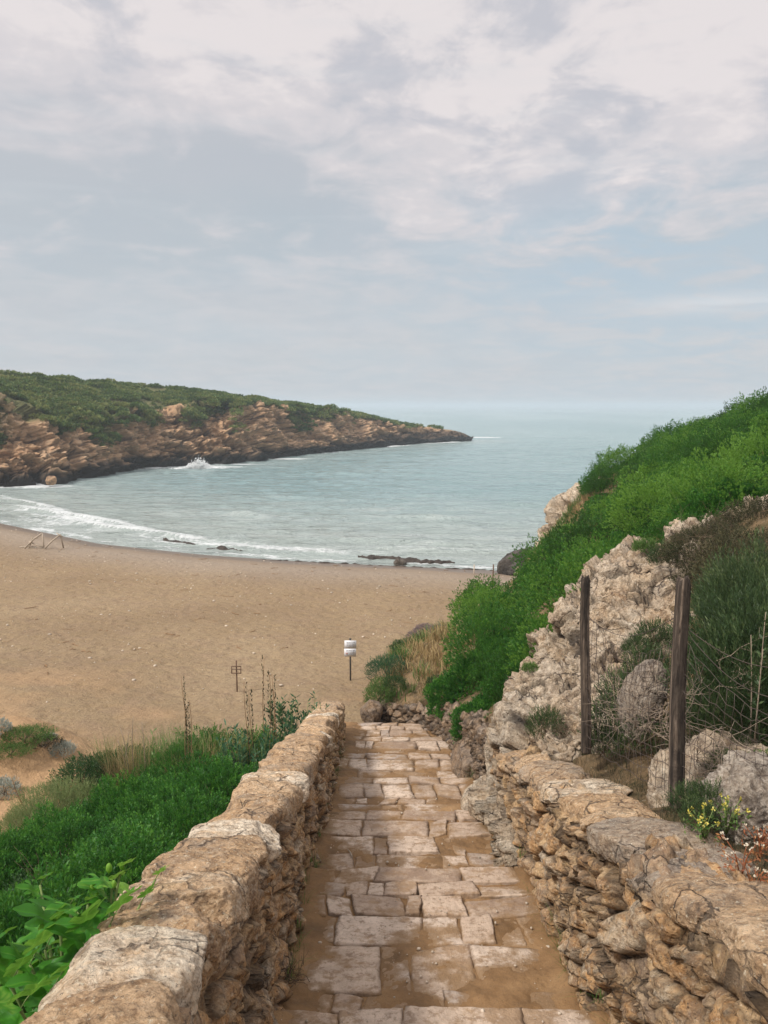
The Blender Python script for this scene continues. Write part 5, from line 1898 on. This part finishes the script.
def post(b, t, r, sub, mat, seed, dark=0.0):
    """Split, grey, uneven timber post."""
    b, t = np.asarray(b), np.asarray(t)
    n, k = 28, 110
    s = np.linspace(0, 1, k)
    th = np.arange(n) / n * 2 * pi
    S, T = np.meshgrid(s, th, indexing='ij')
    rr = (np.abs(np.cos(T)) ** 3.2 + np.abs(np.sin(T)) ** 3.2) ** (-1 / 3.2)
    pr = np.stack([np.cos(T) * 2, np.sin(T) * 2, S * 1.6 + seed], -1)
    R = r * rr * (1 + .10 * fbm(pr, 1.2, 3, seed=seed) + .06 * fbm(pr * np.array([4, 4, .6]), 1, 3, seed=seed + 1, ridged=True)) * (1.05 - .12 * S)
    R = R * np.where(S > .985, .86, 1)
    C = b[None] + (t - b)[None] * s[:, None]
    C[:, 0] += .008 * np.sin(s * 5 + seed)
    V = np.stack([C[:, 0:1] + R * np.cos(T), C[:, 1:2] + R * np.sin(T), C[:, 2:3] + 0 * R + (S > .98) * .014 * np.sin(T * 3)], -1)
    verts = np.concatenate([V.reshape(-1, 3), [C[0], C[-1] - [0, 0, .006]]])
    i = np.arange(k - 1)[:, None]
    j = np.arange(n)[None]
    q = np.stack(np.broadcast_arrays(i * n + j, i * n + (j + 1) % n, (i + 1) * n + (j + 1) % n, (i + 1) * n + j), -1).reshape(-1, 4)
    jj = np.arange(n)
    tr = np.concatenate([np.stack([jj * 0 + k * n, (jj + 1) % n, jj], -1), np.stack([jj * 0 + k * n + 1, (k - 1) * n + jj, (k - 1) * n + (jj + 1) % n], -1)])
    crack = smooth(.25, .5, fbm(pr * np.array([5, 5, .35]), 1, 3, seed=seed + 2, ridged=True)) * .8
    dark_foot = dark * smooth(.62, .2, S + .25 * fbm(pr, 2, 3, seed=seed + 3)) * smooth(.0, 1.0, np.cos(T) + .5)  # darker towards the foot, on the right-hand side of the post
    at = dict(cell=np.concatenate([np.clip(np.maximum(crack, dark_foot), 0, 1).ravel(), [0, 0]]))
    return build('post', verts, [q, tr], MAT[mat], FN, at)


B1, T1 = P(585, 752, 6.0), P(586, 577, 6.0)
B2, T2 = P(675, 806, 4.55), P(683, 578, 4.55)
post(B1, T1, .034, 5, 'wooddark', 1.0)
post(B2, T2, .040, 5, 'wood', 2.0, dark=1.0)
T3 = P(850, 640, 3.6)
B3 = P(850, 860, 3.6)
post(B3, T3, .045, 5, 'wood', 3.0)


def netting(A0, A1, B0, B1_, nx_, nz_, sag, seed, open_lo=0.0):
    rg = np.random.default_rng(seed)
    u = np.linspace(0, 1, nx_)
    w = np.linspace(0, 1, nz_)
    U, W = np.meshgrid(u, w, indexing='ij')
    G = (A0 * (1 - U)[..., None] + B0 * U[..., None]) * (1 - W)[..., None] + (A1 * (1 - U)[..., None] + B1_ * U[..., None]) * W[..., None]
    G[..., 2] -= sag * np.sin(pi * U) * W
    G[..., 1] += .05 * np.sin(pi * U) * np.sin(pi * W * 1.3) + .02 * fbm(xyz(U * 6, W * 6), 1, 2, seed=seed)
    G += rg.normal(size=G.shape) * .008
    paths = [(G[:, j], .0019) for j in range(nz_)] + [(G[i], .0016) for i in range(1, nx_ - 1)]
    return paths


lo1, hi1 = B1 + [0, 0, .05], B1 + (T1 - B1) * .80
lo2, hi2 = B2 + [0, 0, .05], B2 + (T2 - B2) * .74
pth = netting(lo1, hi1, lo2, hi2, 24, 12, .20, 5)
pth += netting(lo2, hi2 + [0, 0, .0], B3 + [0, 0, .05], B3 + (T3 - B3) * .70, 20, 11, .22, 6)
v, f = tubes(pth, 4)
build('wire_netting', v, f, MAT['wire'], FN)


def strand(a, b, sag, r=.0022, n=26, barbs=True):
    u = np.linspace(0, 1, n)[:, None]
    p = a + (b - a) * u
    p[:, 2] -= sag * np.sin(pi * u[:, 0])
    out = [(p, r)]
    if barbs:
        for k in range(3, n - 2, 4):
            out.append((np.array([p[k] - [.0, .0, .014], p[k], p[k] + [.010, .004, .013]]), r * .7))
    return out


tw1 = T1 - [0, 0, .30]
tw2 = T2 - [0, 0, .22]
pth = strand(tw1, tw2, .16) + strand(T2 - [0, 0, .28], T3 - [0, 0, .10], .14) + strand(T2 - [-.01, 0, .30], T3 - [.0, 0, .26], .20)
for pp, rr in ((T1, .036), (T2, .05)):
    for dz in (.22, .29):
        th = np.linspace(0, 2 * pi, 14)
        pth.append((np.stack([pp[0] + rr * 1.1 * np.cos(th), pp[1] + rr * 1.1 * np.sin(th), pp[2] - dz + .006 * np.sin(th)], -1), .0022))
v, f = tubes(pth, 4)
build('barbed_wire', v, f, MAT['wire'], FN)


# dead twigs caught in the netting
def twigs(name, c, n, L, label, seed, mat='deadtwig', up=.5, r=.003):
    rg = np.random.default_rng(seed)
    paths = []
    for _ in range(n):
        a = rg.normal(size=3) * [1, .6, .7] + [0, 0, up]
        a /= np.linalg.norm(a)
        s = np.asarray(c) + rg.normal(size=3) * [L * .3, L * .15, L * .2]
        ll = L * rg.uniform(.35, 1)
        b = np.cumsum(np.concatenate([[a], a + rg.normal(size=(5, 3)) * .4]), 0) / 6 * ll
        pts = s + b - a * ll * .3
        paths.append((pts, np.linspace(r, r * .35, 6)))
        for k in (2, 3, 4):
            q = pts[k] + np.cumsum(np.tile(a + rg.normal(size=3) * .9, (4, 1)) + rg.normal(size=(4, 3)) * .25, 0) / 4 * ll * .35
            paths.append((np.concatenate([pts[k:k + 1], q]), np.linspace(r * .55, r * .25, 5)))
    v, f = tubes(paths, 4)
    return tag(build(name, v, f, MAT[mat]), label, 'twigs')


twigs('dead_branches', P(655, 715, 5.2), 46, .38, 'tangle of dead grey branches against the netting left of the nearer post', 1)
twigs('dead_branches', P(700, 752, 4.7), 20, .30, 'bare pale twigs right of the foot of the nearer post', 2, r=.004)
twigs('dead_branches', P(725, 690, 5.3), 16, .45, 'loose dry twigs lying over the spiky shrub', 3)
twigs('dead_branches', P(715, 545, 9.0), 34, .6, 'brown bare branches on top of the outcrop', 4, 'stem')
twigs('dead_branches', P(565, 735, 6.9), 16, .2, 'small dead twigs at the left foot of the outcrop', 5, 'stem')
ws = weed('tall_weed', 3, .95, 311, 'rosemary', .05, .016, .03, .08, per=40, stemmat='deadtwig')
place(ws, P(754, 745, 5.0), 1.0, 0, 'tall seeding weed standing before the spiky shrubs at the right edge', 'plant')

twigs('dead_branches', lbank(62, 905), 40, .5, 'brown leafless twigs in the dark hollow behind the fig tree', 7, 'stem', up=1.2, r=.005)
# roots and weeds where the walls meet the paving
def wall_weeds():
    rg = np.random.default_rng(95)
    VV, QQ, RR, off = [], [], [], 0
    for _ in range(90):
        left = rg.random() < .45
        y = rg.uniform(3.4, 13)
        x = (XL(y) + .05) if left else 1.22
        z = tread_line(y) + rg.uniform(-.05, .25)
        if rg.random() < .5:
            z = tread_line(y)
        v, f, r = blades(14, .03, .04, .13, .004, int(rg.integers(1e6)), 1.3, .8)
        VV.append(v + (x, y, z)); QQ.append(f + off); RR.append(r); off += len(v)
    tag(build('wall_weeds', np.concatenate(VV), np.concatenate(QQ), MAT['grass'], None, dict(rnd=np.concatenate(RR)), smooth_shade=False),
        'tiny weeds rooted along the foot of both walls', 'weeds', kind='stuff')


wall_weeds()
twigs('dead_branches', (float(XL(4.2)) + .06, 4.25, tread_line(4.2) + .10), 22, .17, 'dark dead roots at the bottom of the left wall in the foreground', 6, 'stem')


# ================================================================== signs on the beach
def signboard():
    b = Pz(350.5, 686, -7.28)
    b[2] = land(np.array([b[0]]), np.array([b[1]]))[0]
    h = 1.10
    root = empty('beach_sign', b)
    tag(root, 'white two-panel notice on a dark post standing in the sand', 'sign')
    v, f = tubes([(np.array([b + [0, 0, -.25], b + [0, 0, h * .5], b + [0, 0, h + .02]]), .022)], 8)
    build('post', v, f, MAT['signpost'], root)
    x, y, z = b
    for k, (dz, dx) in enumerate(((h - .12, .006), (h - .338, -.003))):
        v, f = box(x + dx, y - .035, z + dz, .31, .012, .215, .004)
        pn = build('panel', v, f, MAT['signwhite'], root)
        rg = np.random.default_rng(k)
        VV, FF, o = [], [], 0
        # rows of print too small to read, kept as short bars
        for r_ in range(4):
            xx = -.10
            while xx < .08:
                w = rg.uniform(.02, .06)
                v, f = box(x + dx + xx + w / 2, y - .0435, z + dz + .062 - r_ * .038, w, .003, .012)
                VV.append(v); FF.append(f[0] + o); o += len(v)
                xx += w + .012
        build('print', np.concatenate(VV), np.concatenate(FF), MAT['signink'], root, smooth_shade=False)
    v, f = box(x - .09, y - .0445, z + h - .36, .05, .004, .03)
    build('red_mark', v, f, MAT['signred'], root)
    v, f = tubes([(np.array([(x - .19, y - .01, z + h - .229), (x, y - .02, z + h - .229), (x + .19, y - .01, z + h - .229)]), .005)], 6)
    build('bracket', v, f, MAT['signpost'], root)
    v, f = box(x, y, z + h + .02, .06, .05, .025, .004)
    build('post_cap', v, f, MAT['signpost'], root)


signboard()


def woodsign(px, pb, zt, label, w=.24, hh=.20, h=.92, panel='frame', lean=0.0):
    b = Pz(px, pb, zt)
    b[2] = land(np.array([b[0]]), np.array([b[1]]))[0]
    root = empty('small_sign', b)
    tag(root, label, 'sign')
    v, f = tubes([(np.array([b + [0, 0, -.2], b + [lean, 0, h]]), .017)], 8)
    build('post', v, f, MAT['brownwood'], root)
    x, y, z = b
    z = z + h * .72
    fr = .018
    V, F_, o = [], [], 0
    for (cx, cz, sx, sz) in ((0, hh / 2, w + fr, fr), (0, -hh / 2, w + fr, fr), (w / 2, 0, fr, hh - fr), (-w / 2, 0, fr, hh - fr), (0, 0.01, w - fr, .012)):
        v, f = box(x + cx, y - .03, z + cz, sx, .02, sz)
        V.append(v); F_.append(f[0] + o); o += len(v)
    build('frame', np.concatenate(V), np.concatenate(F_), MAT['brownwood'], root, smooth_shade=False)
    if panel == 'white':
        v, f = box(x, y - .035, z, w - fr * 1.5, .012, hh - fr * 1.5)
        build('panel', v, f, MAT['signwhite'], root)


woodsign(237.5, 705, -7.2, 'little open brown frame on a post in the sand left of the tall reed stalks', .22, .17, .78)
woodsign(460, 620, -7.9, 'small tilted marker with pale panel beyond the grassy bank', .12, .2, .55, 'white', .05)
v, f = tubes([(np.stack([Pz(492.5, 592, -8.2) + [0, 0, -.3], Pz(492.5, 592, -8.2) + [0, 0, .55], Pz(492.5, 592, -8.2) + [.02, 0, 1.25]]), .03)], 7)
tag(build('stake', v, f, MAT['brownwood']), 'thin wooden stake in the sand near the water, above the bushes', 'stake')
v, f = tubes([(np.stack([Pz(474, 574, -8.75) + [0, 0, -.3], Pz(474, 574, -8.75) + [0, 0, .5]]), .03)], 7)
tag(build('stake', v, f, MAT['pebble']), 'short pale stake on the shoreline right of the dark rock', 'stake')


# driftwood frame
def drift():
    c = Pz(40, 549, -8.55)
    c[2] = land(np.array([c[0]]), np.array([c[1]]))[0]
    s = 9 / 759 * 6.2
    J = lambda a, h, dy=0.0: c + np.array([a, dy, h]) * .78
    paths = [(np.array([J(-1.1, 0, -.3), J(-.4, .75), J(.15, 1.15, .2)]), .05), (np.array([J(.15, 1.15, .2), J(.25, .6, .1), J(.3, -.05)]), .045), (np.array([J(.45, 0, -.3), J(1.0, .6), J(1.55, 1.05, .2)]), .05),
             (np.array([J(1.55, 1.05, .2), J(1.6, .5, .3), J(1.65, -.05, .4)]), .045), (np.array([J(-1.0, -.05, .4), J(-.75, .55, .2), J(-.55, .85, .1)]), .04), (np.array([J(-.8, .55), J(-.2, .25), J(.35, .05)]), .04), (np.array([J(-1.6, .08), J(-.9, .18), J(-.3, .1)]), .035), (np.array([J(1.35, 1.2), J(1.55, 1.05), J(1.85, .9)]), .03)]
    v, f = tubes(paths, 7)
    tag(build('driftwood', v, f, MAT['driftwood']), 'two upright bleached driftwood tripods on the beach near the water at the left', 'driftwood')


drift()


# ------------------------------------------------------------------ seagrass banks and drift line
def seaweed(name, x0, y0, x1, y1, wid, h, seed, label, thin=0.0):
    A, B = Pz(x0, y0, SEA), Pz(x1, y1, SEA)
    n, k = 220, 14
    u = np.linspace(0, 1, n)[:, None]
    w = np.linspace(-1, 1, k)[None]
    c = A[None] + (B - A)[None] * u
    d = (B - A)[:2] / np.linalg.norm((B - A)[:2])
    nrm = np.array([-d[1], d[0]])
    bow = (shore_y(c[:, 0]) - np.interp(c[:, 0], [min(A[0], B[0]), max(A[0], B[0])], [shore_y(A[0]) if A[0] < B[0] else shore_y(B[0]), shore_y(B[0]) if A[0] < B[0] else shore_y(A[0])]))
    tap = np.sin(pi * np.clip(u, .0, 1)) ** .5 * (.55 + .6 * fbm(xyz(u * 12, 0 * u), 1, 3, seed=seed))
    off = w * wid * tap
    X = c[:, 0:1] + nrm[0] * off
    Y = c[:, 1:2] + bow[:, None] + nrm[1] * off + .5 * fbm(xyz(u * 7, 0 * u), 1, 2, seed=seed + 1)
    p = xyz(X, Y)
    base = np.maximum(land(X, Y), SEA)
    Z = base + h * np.clip(1 - w ** 2, 0, 1) * (.7 + fbm(p, 1.7, 4, seed=seed + 2)) - .06
    Z = Z - .15 * smooth(.05, .3, fbm(p, .5, 3, seed=seed + 3) + thin)
    o = build(name, np.stack([X, Y, Z], -1).reshape(-1, 3), grid_faces(n, k), MAT['seaweed'])
    return tag(o, label, 'seaweed', kind='stuff')


seaweed('seagrass_bank', 358, 557.5, 455, 564, 1.1, .30, 1, 'dark bank of seagrass in the shallows right of the middle')
seaweed('seagrass_bank', 163, 541, 243, 551, .8, .26, 2, 'dark bank of seagrass in the shallows at the left')
seaweed('drift_line', 250, 559.5, 400, 566.5, .35, .14, 3, 'dark line of washed-up seagrass along the water', .02)
seaweed('drift_line', 395, 566.5, 530, 572, .35, .14, 4, 'dark line of washed-up seagrass toward the cliff', -.02)
seaweed('drift_line', 40, 532, 240, 558, .14, .07, 5, 'thin dark line of washed-up seagrass at the left', .1)


# ------------------------------------------------------------------ litter of pebbles, shells and sticks on the sand
def debris():
    rg = np.random.default_rng(88)
    n = 2600
    x = rg.uniform(-34, 8, n)
    y = rg.uniform(14, 57, n)
    s = shore_y(x) - y
    hx = hill0(x, y)
    m = (s > 1.0) & ((x < -1.5) | (hx < land(x, y) - .3)) & ~((x > -6) & (y < 16))
    x, y = x[m], y[m]
    z = land(x, y)
    d, f = icosphere(1)
    V, F_, off = [], [], 0
    sz = .012 * (rg.pareto(2.3, len(x)) + 1) * (.7 + y / 40)
    sz = np.minimum(sz * .85, .06)
    for i in range(len(x)):
        k = d * (sz[i] * rg.uniform(.6, 1.4, 3)) * [1, 1, .6]
        V.append(k + (x[i], y[i], z[i] + sz[i] * .15))
        F_.append(f + off)
        off += len(k)
    o = build('beach_pebbles', np.concatenate(V), np.concatenate(F_), MAT['pebble'], None)
    tag(o, 'pebbles and shell bits scattered over the sand', 'pebbles', kind='stuff')
    paths = []
    for _ in range(170):
        x = rg.uniform(-26, 5)
        y = rg.uniform(17, 50)
        if shore_y(x) - y < 1.5 or (x > -1.5 and y < 24):
            continue
        a = rg.normal() * .7
        L = rg.uniform(.12, .55)
        z = land(np.array([x]), np.array([y]))[0] + .015
        t = np.linspace(-1, 1, 5)[:, None]
        pts = np.array([x, y, z]) + t * np.array([cos(a), sin(a), .02]) * L / 2 + rg.normal(size=(5, 3)) * .02
        paths.append((pts, rg.uniform(.006, .016)))
    v, f = tubes(paths, 5)
    tag(build('beach_sticks', v, f, MAT['drystalk']), 'small sticks and reed pieces scattered over the sand', 'sticks', kind='stuff')
    # grit and pebbles on the steps
    d, f = icosphere(1)
    n = 900
    x = rg.uniform(-.65, 1.2, n)
    y = 2.5 + rg.random(n) ** 1.5 * 11
    V, F_, off = [], [], 0
    for i in range(n):
        k_ = np.searchsorted(EDG, y[i]) - 1
        z = tread_z(y[i], k_)
        r = .003 * (rg.pareto(2.2) + 1)
        r = min(r, .013)
        V.append(d * (r * rg.uniform(.6, 1.4, 3)) + (x[i], y[i], z + .004)); F_.append(f + off); off += len(d)
    tag(build('path_grit', np.concatenate(V), np.concatenate(F_), MAT['pebble'], None), 'small stones and grit on the steps', 'grit', kind='stuff')


debris()
v, f = tubes([(np.array([(-.36, 7.0, tread_z(7.0, 5) + .02), (-.33, 6.93, tread_z(6.93, 5) + .02), (-.31, 6.84, tread_z(6.84, 5) + .018)]), .006)], 6)
tag(build('twig', v, f, MAT['driftwood']), 'single pale twig lying on the sandy part of the steps', 'twig')


# spray where a wave hits the headland
def spray():
    rg = np.random.default_rng(4)
    c = Pz(199, 468.5, SEA)
    n = 3200
    a = rg.normal(size=(n, 3)) * [1.3, .5, .32]
    a[:, 2] = np.abs(a[:, 2]) * np.exp(-(a[:, 0] / 1.6) ** 2) * 1.7
    d, f = icosphere(1)
    V, F_, off = [], [], 0
    for i in range(n):
        r = .03 + .09 * rg.random() ** 3
        V.append(d * r + c + a[i]); F_.append(f + off); off += len(d)
    return tag(build('sea_spray', np.concatenate(V), np.concatenate(F_), MAT['foam'], None), 'white spray of a wave breaking on the headland', 'spray', kind='stuff')


MAT['foam'] = plain('white foam', (.80, .82, .82), .9, .05)
spray()
# ================================================================== air, sky, sun, camera
def haze():
    v, f = box(0, 3400, 6.0, 16000, 7600, 36.0)
    lo = SEA - 8.0
    v[:, 2] = np.where(v[:, 2] > 0, 9.5, lo)
    o = build('haze', v, f, None, origin='world', smooth_shade=False)
    m = bpy.data.materials.new('sea haze')
    m.use_nodes = True
    t = m.node_tree
    t.nodes.clear()
    out = t.nodes.new('ShaderNodeOutputMaterial')
    vol = t.nodes.new('ShaderNodeVolumePrincipled')
    vol.inputs['Color'].default_value = (0.80, 0.88, 0.95, 1)
    vol.inputs['Density'].default_value = HAZE
    vol.inputs['Anisotropy'].default_value = 0.2
    t.links.new(vol.outputs[0], out.inputs['Volume'])
    o.data.materials.append(m)
    tag(o, 'thin sea haze over the bay', 'haze', kind='stuff')


HAZE = 0.0007
haze()

SUN_EL, SUN_AZ = radians(50), radians(238)   # behind the viewer's left shoulder
w = bpy.data.worlds.new('World')
scene.world = w
w.use_nodes = True
t = w.node_tree
t.nodes.clear()


def wn(typ, **kw):
    nd = t.nodes.new(typ)
    for k, v_ in kw.items():
        setattr(nd, k, v_)
    return nd


def wl(a, b):
    t.links.new(a, b)


def wmath(op, a, b=0.5, clamp=False):
    nd = wn('ShaderNodeMath', operation=op, use_clamp=clamp)
    for i, v_ in ((0, a), (1, b)):
        if isinstance(v_, bpy.types.NodeSocket):
            wl(v_, nd.inputs[i])
        else:
            nd.inputs[i].default_value = v_
    return nd.outputs[0]


def wrng(x, a, b, c=0.0, d=1.0):
    nd = wn('ShaderNodeMapRange', interpolation_type='SMOOTHSTEP')
    for k, v_ in zip(range(5), (x, a, b, c, d)):
        if isinstance(v_, bpy.types.NodeSocket):
            wl(v_, nd.inputs[k])
        else:
            nd.inputs[k].default_value = v_
    return nd.outputs[0]


def wmix(f, a, b):
    nd = wn('ShaderNodeMix', data_type='RGBA')
    for k, v_ in ((0, f), (6, a), (7, b)):
        if isinstance(v_, bpy.types.NodeSocket):
            wl(v_, nd.inputs[k])
        else:
            nd.inputs[k].default_value = (*v_, 1) if isinstance(v_, tuple) else v_
    return nd.outputs[2]


def wnoise(vec, scale, detail, rough, dist=0.0):
    nd = wn('ShaderNodeTexNoise')
    wl(vec, nd.inputs['Vector'])
    nd.inputs['Scale'].default_value = scale
    nd.inputs['Detail'].default_value = detail
    nd.inputs['Roughness'].default_value = rough
    nd.inputs['Distortion'].default_value = dist
    return nd.outputs['Fac']


tc = wn('ShaderNodeTexCoord').outputs['Generated']
sep = wn('ShaderNodeSeparateXYZ')
wl(tc, sep.inputs[0])
X_, Y_, Z_ = sep.outputs
# cloud deck seen in perspective: direction / (height + offset)
den = wmath('ADD', wmath('MAXIMUM', Z_, 0.0), 0.16)
comb = wn('ShaderNodeCombineXYZ')
wl(wmath('DIVIDE', X_, den), comb.inputs[0])
wl(wmath('DIVIDE', Y_, den), comb.inputs[1])
deck = comb.outputs[0]
big = wnoise(deck, 1.15, 3, 0.5, .3)
mid = wnoise(deck, 3.2, 9, 0.58, .55)
fine = wnoise(deck, 8.5, 8, 0.62, .3)


def blob(cx, cy, rx, ry, amp):
    """Soft brighter or darker region of the cloud sheet centred on a direction."""
    c = P(cx, cy, 1.0)
    c = c / np.linalg.norm(c)
    dx = wmath('DIVIDE', wmath('SUBTRACT', X_, float(c[0])), rx)
    dz = wmath('DIVIDE', wmath('SUBTRACT', Z_, float(c[2])), ry)
    r2 = wmath('ADD', wmath('MULTIPLY', dx, dx), wmath('MULTIPLY', dz, dz))
    return wmath('MULTIPLY', wmath('POWER', 2.71828, wmath('MULTIPLY', r2, -1.0)), amp)


# base sheet: grey-blue, paler towards the horizon
base = wmix(wrng(Z_, 0.0, .30), (0.53, 0.605, 0.66), (0.47, 0.525, 0.575))
base = wmix(wrng(big, .35, .65, 0, .5), base, (0.56, 0.585, 0.615))
base = wmix(wrng(Z_, .20, .36, 0, .75), base, (0.575, 0.575, 0.61))
region = wmath('ADD', wmath('ADD', blob(60, 20, .20, .10, .42), blob(470, 90, .32, .11, .50)), wmath('ADD', blob(720, 30, .20, .10, .38), blob(520, 190, .20, .055, .34)))
region = wmath('ADD', region, wmath('ADD', blob(185, 165, .26, .085, -.62), blob(700, 235, .18, .05, -.22)))
region = wmath('ADD', region, wmath('ADD', blob(90, 140, .055, .02, .30), blob(300, 40, .2, .06, .25)))
region = wmath('ADD', region, wrng(Z_, .26, .42, 0, .42))
tex = wmath('ADD', wmath('MULTIPLY', mid, .72), wmath('MULTIPLY', fine, .28))
lowdown = wrng(Z_, .10, .24, .25, 1.0)
dens = wmath('ADD', wmath('MULTIPLY', wmath('SUBTRACT', tex, .5), wmath('MULTIPLY', lowdown, 1.25)), wmath('SUBTRACT', wmath('MULTIPLY', region, .34), .0))
lit = wrng(dens, -.12, .22)
sky = wmix(wmath('MULTIPLY', lit, .88), base, (0.745, 0.70, 0.71))
# warm-white crests, mauve-grey hollows
sky = wmix(wmath('MULTIPLY', wrng(wmath('ADD', dens, wmath('MULTIPLY', wmath('SUBTRACT', fine, .5), .35)), .16, .34), .62), sky, (0.88, 0.815, 0.80))
soft = wnoise(deck, 2.1, 5, .5, .6)
hol = wmath('MULTIPLY', wrng(wmath('SUBTRACT', .5, wmath('ADD', wmath('MULTIPLY', tex, .6), wmath('MULTIPLY', soft, .4))), -.01, .10), wrng(region, .1, .6, .15, .8))
sky = wmix(hol, sky, (0.545, 0.555, 0.605))
blue = wmath('ADD', blob(620, 250, .24, .075, .55), blob(730, 330, .25, .07, .4))
sky = wmix(wmath('MULTIPLY', blue, wrng(mid, .62, .40)), sky, (0.475, 0.60, 0.70))
# low streaks
st = wn('ShaderNodeCombineXYZ')
wl(wmath('MULTIPLY', X_, 2.2), st.inputs[0])
wl(wmath('MULTIPLY', Z_, 26.0), st.inputs[1])
streak = wnoise(st.outputs[0], 1.6, 6, .55, .4)
sky = wmix(wmath('MULTIPLY', wrng(streak, .52, .68), wrng(Z_, .02, .06, 0, .16)), sky, (0.64, 0.67, 0.70))
sk = wmath('MULTIPLY', blob(735, 302, .10, .010, 1.0), wrng(streak, .30, .5))
sky = wmix(wmath('MULTIPLY', sk, .65), sky, (0.74, 0.76, 0.79))
# below the horizon and overhead
sky = wmix(wrng(Z_, .0, -.08), sky, (0.42, 0.46, 0.48))

bgc = wn('ShaderNodeBackground')
wl(sky, bgc.inputs[0])
wl(wmath('MULTIPLY', wrng(Z_, .45, 1.0, 1.0, 1.8), 0.80), bgc.inputs[1])   # an overcast sky is brightest overhead
nis = wn('ShaderNodeTexSky', sky_type='NISHITA')
nis.sun_disc = False
nis.sun_elevation = SUN_EL
nis.sun_rotation = SUN_AZ
nis.air_density = 1.0
nis.dust_density = 2.5
bgn = wn('ShaderNodeBackground')
wl(nis.outputs[0], bgn.inputs[0])
bgn.inputs[1].default_value = 0.10
mx = wn('ShaderNodeMixShader')
mx.inputs[0].default_value = 0.94
wl(bgn.outputs[0], mx.inputs[1])
wl(bgc.outputs[0], mx.inputs[2])
ow = wn('ShaderNodeOutputWorld')
wl(mx.outputs[0], ow.inputs[0])

sun = bpy.data.lights.new('Sun', 'SUN')
sun.energy = 2.8
sun.angle = radians(8)
sun.color = (1.0, 0.94, 0.86)
so = bpy.data.objects.new('Sun', sun)
COL.objects.link(so)
dirv = np.array([sin(SUN_AZ) * cos(SUN_EL), cos(SUN_AZ) * cos(SUN_EL), sin(SUN_EL)])
import mathutils
so.rotation_euler = mathutils.Vector(dirv).to_track_quat('Z', 'Y').to_euler()
so.location = (0, 0, 30)

cam = bpy.data.cameras.new('Camera')
cam.sensor_fit = 'VERTICAL'
cam.sensor_height = 36
cam.lens = F / 1024 * 36
cam.clip_start = 0.05
cam.clip_end = 20000
co = bpy.data.objects.new('Camera', cam)
co.rotation_euler = (radians(90 - 8), 0, 0)
COL.objects.link(co)
scene.camera = co

scene.view_settings.view_transform = 'Standard'
scene.view_settings.look = 'None'
scene.view_settings.gamma = 1.0
scene.view_settings.exposure = 0.34
scene.cycles.use_denoising = True
scene.cycles.denoiser = 'OPENIMAGEDENOISE'
scene.cycles.denoising_input_passes = 'RGB_ALBEDO_NORMAL'
scene.cycles.denoising_prefilter = 'ACCURATE'
scene.cycles.max_bounces = 8
scene.cycles.diffuse_bounces = 2
scene.cycles.glossy_bounces = 2
scene.cycles.transmission_bounces = 3
scene.cycles.volume_bounces = 1
scene.cycles.use_adaptive_sampling = True
